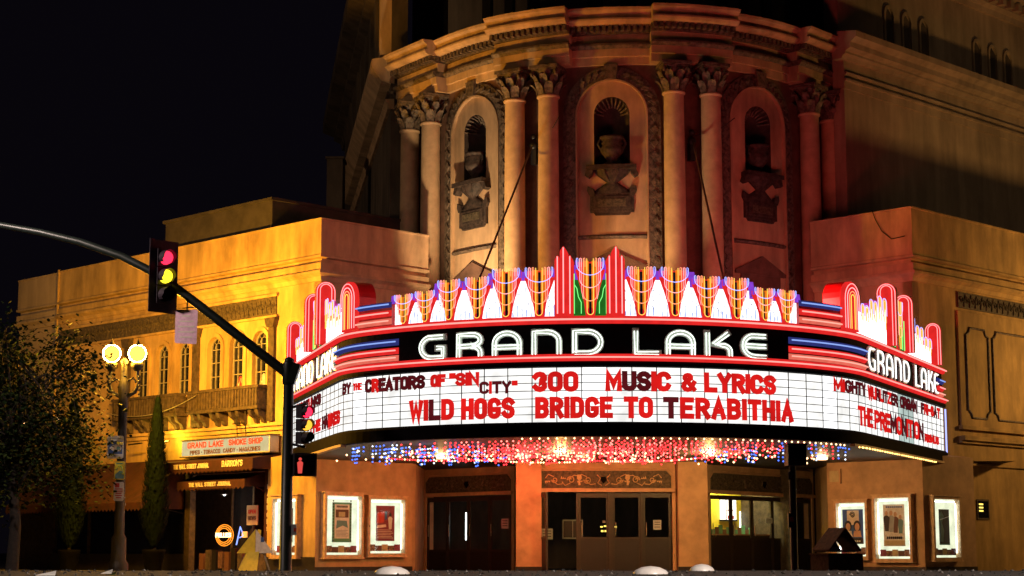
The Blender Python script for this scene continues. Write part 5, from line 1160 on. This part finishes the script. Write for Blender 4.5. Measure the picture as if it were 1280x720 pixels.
b = MB(); b.tube([(-4.56, 37, 2.45), (-4.38, 36.9, 2.45)], .03, 'signal_black', 6); b.tube([(-4.56, 37, 2.15), (-4.38, 36.9, 2.15)], .03, 'signal_black', 6); b.build('bracket', PS)
# right hand pole, its head seen from behind
SP2 = thing('slim_signal_pole', (5.70, 36.5, 0), 'slim black pole standing in front of the right entrance doors', 'signal pole')
b = MB(); b.lathe((5.68, 36.5, 0), [(.16, 0), (.15, .12), (.075, .16), (.07, 2.5), (.09, 2.52), (.0, 2.58)], 'signal_black', 10); b.build('pole', SP2)
b = MB(); b.box((5.62, 36.4, 1.18), (.13, .12, .28), 'signal_black'); b.box((5.62, 36.335, 1.2), (.07, .01, .1), 'ink_red'); b.build('push_button', SP2)
t = thing('pedestrian_signal', (5.72, 36.45, 2.25), 'black signal head seen from behind on the slim right-hand pole', 'pedestrian signal', 'pedestrian signals')
b = MB(); b.box((5.73, 36.35, 2.48), (.38, .24, .42), 'signal_black', rz=.12); b.box((5.73, 36.35, 2.70), (.42, .3, .03), 'signal_black', rz=.12); b.box((5.55, 36.33, 2.47), (.03, .3, .40), 'signal_black', rz=.12); b.box((5.80, 36.2, 2.52), (.2, .08, .2), 'black', rz=.12); b.tube([(5.68, 36.5, 2.2), (5.6, 36.42, 2.12), (5.6, 36.4, 2.0)], .03, 'signal_black', 6); b.build('housing', t)
# sign hanging under the arm
t = thing('hanging_sign', (-6.75, 36.95, 4.82), 'faded pink paper sign hanging under the mast arm', 'sign')
fr = Flat(-6.985, 36.93, 2); b = MB(); b.fpoly(fr, [(.02, 4.83), (.43, 4.81), (.45, 4.83), (.46, 5.50), (.44, 5.53), (.02, 5.53), (0, 5.5), (0, 4.86)], 0, .01, 'pink_paper'); b.build('plate', t)
b = MB()
for i, (a, c) in enumerate(((.14, .30), (.08, .38), (.06, .40), (.06, .40), (.10, .36))): b.fpoly(fr, [(a, 5.38-.11*i), (c, 5.38-.11*i), (c, 5.41-.11*i), (a, 5.41-.11*i)], .01, .013, 'ink_pale')
b.build('print', t)
b = MB(); b.tube([(-6.75, 36.95, 5.53), (-6.75, 36.95, 5.80)], .015, 'steel', 5); b.tube([(-6.85, 36.95, 5.56), (-6.6, 36.95, 5.58)], .012, 'steel', 5); b.build('hanger', t)

# ------------------------------------------------------------------ planting
def leaves(mb, pts, size, m, droop=.5, rnd=random):
    for p in pts:
        a = rnd.uniform(0, 2*pi); l = size*rnd.uniform(.5, 1.3); w = l*.42; tz = -droop*rnd.uniform(.2, 1); ca, sa = cos(a), sin(a)
        tip = (p[0]+ca*l, p[1]+sa*l, p[2]+tz*l); e = rnd.uniform(-.6, .6)
        mb.add([p, (p[0]+ca*l*.5-sa*w, p[1]+sa*l*.5+ca*w, p[2]+tz*l*.4+e*w), tip, (p[0]+ca*l*.5+sa*w, p[1]+sa*l*.5-ca*w, p[2]+tz*l*.4-e*w)], [[0, 1, 2, 3]], m)
R7 = random.Random(7)
def broad_tree(x, y, h, rad, label, n=9000, z0=1.9, seed=7):
    R7.seed(seed); t = thing('street_tree', (x, y, 0), label, 'tree', 'leafy street trees'); b = MB()
    b.tube([(x, y, 0), (x+.05, y, 1.2), (x-.05, y, 2.2), (x+.1, y, 3.2), (x, y, h*.75)], [.16, .13, .11, .08, .03], 'bark', 8); b.build('trunk', t)
    lb = MB(); cr = MB(); clumps = []
    for i in range(46):
        a = R7.uniform(0, 2*pi); r = rad*sqrt(R7.random())*.85; zz = z0+.9+(h-z0-1.1)*R7.random()*(1-.35*(r/rad)**2)
        c = (x+r*cos(a), y+r*sin(a), zz); clumps.append(c); st = (x, y, 1.9+R7.random()*(h-3)); m_ = ((st[0]+c[0])/2, (st[1]+c[1])/2, (st[2]+c[2])/2+.25)
        lb.tube([st, m_, c], [.04, .025, .01], 'bark', 5)
        for k in range(4):       # pendulous twigs
            lb.tube([c, (c[0]+R7.uniform(-.4, .4), c[1]+R7.uniform(-.4, .4), c[2]-R7.uniform(.3, 1.0))], .008, 'bark', 3, cap=False)
    for i in range(n):
        c = clumps[R7.randrange(len(clumps))]; hang = R7.random()**2*1.35; g = .30+.12*R7.random()
        p = (c[0]+R7.gauss(0, g), c[1]+R7.gauss(0, g), c[2]+R7.gauss(0, .22)-hang)
        if p[2] < z0-.3: continue
        leaves(cr, [p], .10, 'leaf' if R7.random() < .7 else 'leaf_pale', .9, R7)
    lb.build('limbs', t); cr.build('crown', t, recalc=False)
broad_tree(-11.9, 43.2, 6.35, 2.05, 'drooping leafy street tree lit by the twin-globe lamp at the left edge', 17000)
broad_tree(-15.2, 48.5, 4.4, 1.5, 'dark low tree at the very left edge below the drooping tree', 2600, 1.0, 9)
def cypress(x, y, h, r, label, n=5200, seed=1):
    R7.seed(seed); t = thing('cypress', (x, y, .4), label, 'cypress', 'pencil cypresses in pots along the shop fronts'); b = MB(); b.tube([(x, y, .35), (x, y, h*.8)], [.05, .015], 'bark', 6); b.build('trunk', t)
    b = MB(); prof = lambda u: r*(min(1, u*4.5)**.6)*(1-u)**.62*1.12
    b.lathe((x, y, .65), [(prof(i/12)*.6+.005, (h-.65)*i/12) for i in range(13)], 'cypress', 10, False); 
    for i in range(n):
        u = R7.random(); a = R7.uniform(0, 2*pi); rr = prof(u)*(.55+.5*R7.random())*(1+.10*sin(a*3+u*22)); z = .65+(h-.65)*u; l = R7.uniform(.08, .2); w = .022
        p = (x+rr*cos(a), y+rr*sin(a), z); d = (cos(a)*l*.35, sin(a)*l*.35, l)
        b.add([(p[0]-sin(a)*w, p[1]+cos(a)*w, p[2]), (p[0]+sin(a)*w, p[1]-cos(a)*w, p[2]), (p[0]+d[0], p[1]+d[1], p[2]+d[2])], [[0, 1, 2]], 'cypress')
    b.build('foliage', t, recalc=False)
    q = MB(); q.lathe((x, y, 0), [(.22, 0), (.30, .5), (.33, .55), (.33, .62), (.28, .62), (.26, .55)], 'black', 16); q.thing('plant_pot', 'round pot holding the '+('nearer' if x > -11 else 'farther')+' cypress by the shop fronts', 'pot', 'pots of the cypresses')
cypress(-9.88, 50.0, 4.72, .41, 'dark pencil cypress standing alone beside the smoke shop entrance', 5600, 3)
cypress(-12.75, 52.2, 4.95, .46, 'dark pencil cypress half behind the drooping street tree', 5200, 4)
# ------------------------------------------------------------------ litter bin with a gabled hood, right
t = thing('litter_bin', (6.5, 36.2, 0), 'square red-brown stone litter bin under a gabled hood near the slim pole', 'litter bin'); x, y = 6.48, 36.2
b = MB(); b.box((x, y, .25), (.78, .7, .5), 'reddish_concrete', rz=.35); b.box((x, y, .51), (.84, .76, .03), 'reddish_concrete', rz=.35); b.build('base', t)
import mathutils
Rz = mathutils.Matrix.Rotation(.35, 3, 'Z')
def L3(p): q = Rz @ mathutils.Vector(p); return (x+q.x, y+q.y, q.z)
b = MB()
for sg in (-1, 1):
    b.add([L3(p) for p in ((sg*.36, -.33, .56), (sg*.36, .33, .56), (.02, .33, .99), (.02, -.33, .99), (sg*.36, -.33, .60), (sg*.36, .33, .60), (.02, .33, 1.03), (.02, -.33, 1.03))], [[0, 1, 2, 3], [4, 5, 6, 7], [0, 1, 5, 4], [3, 2, 6, 7], [0, 3, 7, 4], [1, 2, 6, 5]], 'reddish_concrete')
b.add([L3(p) for p in ((-.30, .30, .55), (.30, .30, .55), (.02, .30, .97))], [[0, 1, 2]], 'iron'); b.build('hood', t)
b = MB(); b.box(L3((-.16, -.1, .60)), (.2, .16, .10), 'paper', rz=.5); b.box(L3((.1, -.2, .57)), (.34, .1, .04), 'paper', rz=.1); b.build('rubbish', t)

# ------------------------------------------------------------------ smoke shop
t = thing('shop_sign', LW(3.7, 3.25, 0), 'long cream sign board lettered in red and brown over the smoke shop', 'shop sign')
OS = .42
b = MB(); b.fbox(LW, 1.60, 5.74, 3.25, 3.70, .1, OS-.01, 'cream'); b.fbox(LW, 1.63, 5.71, 3.27, 3.68, OS-.01, OS-.002, 'g_sign_face'); b.fbox(LW, 1.56, 5.78, 3.70, 3.73, .08, OS+.03, 'wood'); b.fbox(LW, 1.56, 5.78, 3.22, 3.25, .08, OS+.03, 'wood'); b.build('board', t)
wordtext(t, LW, 'GRAND LAKE', 5.42, 1.72, 3.475, .17, .036, OS, OS+.012, 'ink_red', -1, .55, .3); wordtext(t, LW, 'SMOKE SHOP', 3.45, 1.55, 3.485, .17, .036, OS, OS+.012, 'ink_red', -1, .55, .3)
wordtext(t, LW, 'PIPES · TOBACCO  CANDY · MAGAZINES', 5.3, 3.3, 3.295, .12, .026, OS, OS+.012, 'ink_brown', -1, .5, .26)
b = MB()
for s in (2.9, 3.3): b.ftube(LW, [(s, 3.73, .25), (s, 4.55, .3)], .015, 0, 'iron', 4)
b.ftube(LW, [(2.6, 3.82, .3), (3.7, 3.82, .3)], .018, 0, 'iron', 4); b.ftube(LW, [(2.9, 4.1, .28), (3.5, 4.1, .28)], .015, 0, 'iron', 4); b.ftube(LW, [(6.1, 3.72, .6), (6.9, 3.66, .6)], .025, 0, 'iron', 5); b.ftube(LW, [(7.5, 3.72, .6), (8.2, 3.70, .6)], .025, 0, 'iron', 5)
b.thing('sign_bracket', 'thin iron brackets and arms above the cream sign board', 'bracket')
b = MB(); pts = [(9.6-4.6*i/14, 4.72-.30*(1-(2*i/14-1)**2)+.25*i/14) for i in range(15)]; b.ftube(LW, pts, .012, .5, 'window_frame', 4); b.thing('slack_wire', 'pale slack wire strung across the front of the balconies', 'wire')
# shop front
b = MB(); b.fbox(LW, 5.9, 13.2, 0, .5, -.1, .05, 'plinth'); b.fbox(LW, 1.72, 2.0, 0, 3.2, -.1, .1, 'wood'); b.fbox(LW, 5.7, 5.95, 0, 3.2, -.1, .1, 'wood'); b.fbox(LW, 1.7, 13.2, 2.75, 3.2, -.1, .02, 'old_wall'); b.fbox(LW, 2.0, 5.7, 0, .5, -1.2, -.9, 'wood')
b.fbox(LW, 1.9, 13.2, -.0, 3.1, -2.2, -2.0, 'niche_dark')
for s in (2.9, 4.0, 5.0): b.fbox(LW, s-.04, s+.04, .5, 2.75, -.95, -.88, 'wood')
for s in (7.6, 9.4, 11.2): b.fbox(LW, s-.06, s+.06, .5, 2.75, -.08, .0, 'wood')
b.fbox(LW, 4.05, 5.0, .5, 2.75, -.92, -.90, 'dark_glass'); b.fbox(LW, 5.95, 13.1, .5, 2.75, -.06, -.05, 'dark_glass'); b.fbox(LW, 2.0, 2.86, .5, 2.75, -.92, -.90, 'dark_glass'); b.build('shop_front', TH)
def awning(s0, s1, zt, zb, out, val, label, words=()):
    t = thing('awning', LW((s0+s1)/2, zb, out/2), label, 'awning', 'dark red canvas awnings'); b = MB(); n = max(4, int((s1-s0)/.35))
    rows = [[LW(s0+(s1-s0)*i/n, zt, .02), LW(s0+(s1-s0)*i/n, (zt+zb)/2-.03*(i % 2), out*.5), LW(s0+(s1-s0)*i/n, zb, out), LW(s0+(s1-s0)*i/n, zb-val, out+.01)] for i in range(n+1)]
    b.grid(rows, 'awning'); k = int((s1-s0)/.18)
    for i in range(k):
        a = s0+(s1-s0)*i/k; c = s0+(s1-s0)*(i+1)/k; b.add([LW(a, zb-val, out+.01), LW(c, zb-val, out+.01), LW((a+c)/2, zb-val-.07, out+.01)], [[0, 1, 2]], 'awning')
    for s in (s0, s1): b.add([LW(s, zt, .02), LW(s, zb, out), LW(s, zb-val, out+.01), LW(s, zb-val, .02)], [[0, 1, 2, 3]], 'awning')
    b.build('canvas', t, recalc=False)
    for w in words:
        wordtext(t, LW, w[0], w[1], w[2], w[3], w[4], w[4]*.2, w[5], w[5]+.01, 'ink_pale', -1, .5, .25)
    b = MB()
    for s in (s0+.02, s1-.02): b.ftube(LW, [(s, zb-.02, out), (s, zb-.3, .05)], .014, 0, 'iron', 4)
    b.build('awning_arm', t)
awning(1.62, 5.85, 3.22, 3.06, .95, .28, 'short dark red awning lettered with newspaper names under the cream sign', [('THE WALL STREET JOURNAL', 5.3, 1.7, 2.86, .13, .965), ("BARRON'S", 3.0, .95, 2.86, .17, .965)])
awning(2.3, 5.5, 2.72, 2.52, -.2+.9, .2, 'lower dark red awning with one line of newspaper lettering', [('THE WALL STREET JOURNAL', 4.9, 2.0, 2.36, .12, .715)])
awning(6.1, 13.6, 3.22, 1.95, 1.5, .18, 'long deep dark red awning over the shop windows left of the smoke shop')
b = MB(); b.fbox(LW, 1.75, 2.12, .4, 2.9, .1, .16, 'awning'); vt = MB()
xs = 'BARRONS'
for i, ch in enumerate(xs): onetext(b, LW, ch, 1.99, .11, 2.25-.19*i, .13, .026, .16, .172, 'ink_pale', -1)
b.thing('hanging_banner', 'narrow dark banner with upright lettering on the right side of the shop', 'banner')
SF = LW
b = MB(); b.lathe(SF(4.35, 2.16, -.12), [(.03, .1), (.10, .02), (.11, 0)], 'iron', 10); b.ball(SF(4.35, 2.15, -.12), .035, 'g_bulb_white', 8, 5); b.tube([SF(4.35, 2.25, -.12), SF(4.35, 2.7, -.12)], .01, 'iron', 4); b.thing('door_lamp', 'small shaded lamp hanging in the smoke shop doorway', 'lamp')
# shop neon and window clutter
SF = LW
b = MB()
for k in range(3): b.ftube(SF, [(4.55+(.42-.07*k)*cos(2*pi*i/20), 1.02+(.30-.05*k)*sin(2*pi*i/20)) for i in range(20)], .012, -.3+.01*k, 'g_shop_orange', 5, closed=True)
onetext(b, SF, 'PHILLIES', 4.9, .72, .96, .13, .026, -.26, -.24, 'g_bulb_warm', -1); b.thing('neon_sign', 'round orange neon sign glowing in the left shop window', 'neon sign', 'neon signs in the smoke shop')
b = MB(); b.ftube(SF, [(3.95, .75), (3.78, 1.25), (3.62, 1.0), (3.8, .95)], .02, -.28, 'g_shop_blue', 5); b.fbox(SF, 3.45, 3.7, .95, 1.12, -.3, -.27, 'paper'); b.thing('neon_sign', 'small blue and white neon sign beside the orange one', 'neon sign', 'neon signs in the smoke shop')
b = MB(); b.fbox(SF, 2.05, 2.6, .8, 1.5, -.35, -.33, 'ink_red'); b.ftube(SF, [(2.08, .82), (2.57, .82), (2.57, 1.48), (2.08, 1.48)], .022, -.30, 'g_shop_red', 5, closed=True); b.fbox(SF, 2.15, 2.5, 1.22, 1.38, -.32, -.30, 'g_bulb_white'); onetext(b, SF, 'LOTTO', 2.54, .42, .98, .16, .03, -.3, -.28, 'g_shop_red', -1); b.thing('neon_sign', 'red framed neon sign with white letters at the right of the shop', 'neon sign', 'neon signs in the smoke shop')
lamp('shop_neon_light', SF(4.5, 1.0, .15), 26, (1, .4, .1), .1); lamp('door_lamp_light', SF(4.35, 2.12, -.12), 22, (1, .80, .55), .06); lamp('sign_lamp_light', SF(6.35, 3.78, .62), 95, (1, .60, .05), .08); lamp('shop_neon_light', SF(2.3, 1.1, .1), 34, (1, .06, .04), .1)
b = MB(); b.fbox(SF, 3.25, 3.75, 1.30, 1.85, -.5, -.47, 'ink_tan'); onetext(b, SF, 'OPEN', 3.68, .36, 1.62, .11, .024, -.47, -.46, 'ink_red', -1); onetext(b, SF, 'NEWS', 3.68, .36, 1.44, .11, .024, -.47, -.46, 'ink_brown', -1); b.thing('paper_sign', 'tan paper sign hung in the shop doorway', 'paper sign')
b = MB()
for i in range(7): b.box(SF(4.9-.3*i, .28+.05*(i % 2), .12), (.22, .2, .46+.1*(i % 3)), ['ink_brown', 'wood', 'iron', 'reddish_concrete', 'ink_brown', 'iron', 'wood'][i], rz=.8)
b.thing('news_racks', 'row of small news racks and bundles before the shop front', 'news racks')
t = thing('sandwich_board', LW(1.9, 0, 1.3), 'yellow and white folding sandwich board standing by the shop corner', 'sandwich board')
fr = Flat(-6.92, 45.6, 6)
b = MB(); b.add([fr(p[0], p[1], p[2]) for p in ((0, 0, .28), (0, 0, .3), (.52, 1.12, .0), (.60, 1.10, -.02), (.52, 0, .3), (.52, .10, .28))][:6], [[0, 2, 3, 5], [1, 2, 3, 4]], 'ink_yellow')
b.fpoly(fr, [(0, .52), (.46, .52), (.46, 1.12)], .1, .14, 'ink_yellow'); b.build('yellow_leaf', t)
b = MB(); b.fpoly(fr, [(.47, .52), (.92, .52), (.47, 1.12)], .1, .14, 'paper'); b.fpoly(fr, [(.40, 0), (.52, 0), (.52, .55), (.40, .55)], .08, .12, 'paper'); b.fpoly(fr, [(.60, .80), (.68, .80), (.68, .92), (.60, .92)], .14, .15, 'ink_blue'); b.build('white_leaf', t)
b = MB()
for x0, x1 in ((.0, .1), (.84, .94)): b.fpoly(fr, [(x0, 0), (x0+.04, 0), (.5, 1.1), (.44, 1.1)], .02, .06, 'window_frame')
b.build('leg', t)
for x, y, z, w, h, lab in ((3.95, 49.20, 1.28, .22, .26, 'white notice taped inside the right centre door'), (.98, 50.9, 1.05, .34, .3, 'pale notice standing in the open centre doorway'), (-.2, 51.4, 1.35, .2, .28, 'pale notice on the third leaf of the left doors'), (7.5, 52.75, 1.45, .2, .15, 'small card on the middle of the right doors')):
    b = MB(); b.box((x, y, z), (w, .01, h), 'ink_grey')
    for i in range(3): b.box((x, y-.008, z+h*.28-i*h*.25), (w*.7, .004, h*.07), 'ink_black')
    b.thing('notice', lab, 'notice', 'notices at the entrance doors')
# far small lamps behind the tree
for (x, y, z) in ((-15.0, 55.3, 4.45), (-14.1, 55.6, 4.62), (-13.5, 55.8, 4.85)):
    b = MB(); b.octa((x, y, z), .06, 'g_bulb_warm'); b.tube([(x, y, z+.05), (x, y+.6, z+.25)], .02, 'iron', 4)
    b.thing('wall_lamp', ['leftmost', 'middle', 'rightmost'][int(round((x+15.0)/.75))]+' of three tiny lamps shining through the tree', 'lamp', 'tiny lamps behind the tree')
# ------------------------------------------------------------------ lane buttons and litter on the crown of the road
def button(px, D, r, label):
    x = (px-640)/2267*D; z = road_z(D); b = MB(); b.lathe((x, D, z-.004), [(r, 0), (r*1.0, .008), (r*.86, .024), (r*.5, .040), (0.0, .046)], 'white_plastic', 24); b.thing('lane_button', label, 'lane button', 'white ceramic lane buttons on the road')
button(490, 9.6, .095, 'white lane button farthest left on the road crown'); button(813, 9.6, .095, 'whole white lane button before the centre doors'); button(877, 10.9, .075, 'lower small white lane button just right of the larger one')
rr = random.Random(3)
for x, D, s, m, lab in ((-2.26, 8.8, .05, 'paper', 'flat white paper scrap lying at the far left of the road'), (-2.1, 9.4, .03, 'paper', 'crumpled pale scrap near the left of the road'), (-1.98, 9.0, .016, 'leaf_pale', 'small greenish leaf on the road at left')):
    b = MB(); z = road_z(D); b.add([(x-s, D, z+.004), (x+s, D-.01, z+.005), (x+s*.8, D+.05, z+.028), (x-s*.2, D+.07, z+.018), (x-s*.9, D+.05, z+.010)], [[0, 1, 2, 3, 4]], m); b.thing('litter_scrap', lab, 'litter', 'scraps on the road')
b = MB()
for i in range(900):
    x = rr.uniform(-3.5, 3.5); D = rr.uniform(7.6, 11.5); s = rr.uniform(.003, .010); z = road_z(D)
    b.octa((x, D, z+s*.3), s, rr.choice(['asphalt', 'concrete', 'asphalt', 'bark']))
b.build('grit', kind='stuff', recalc=False)
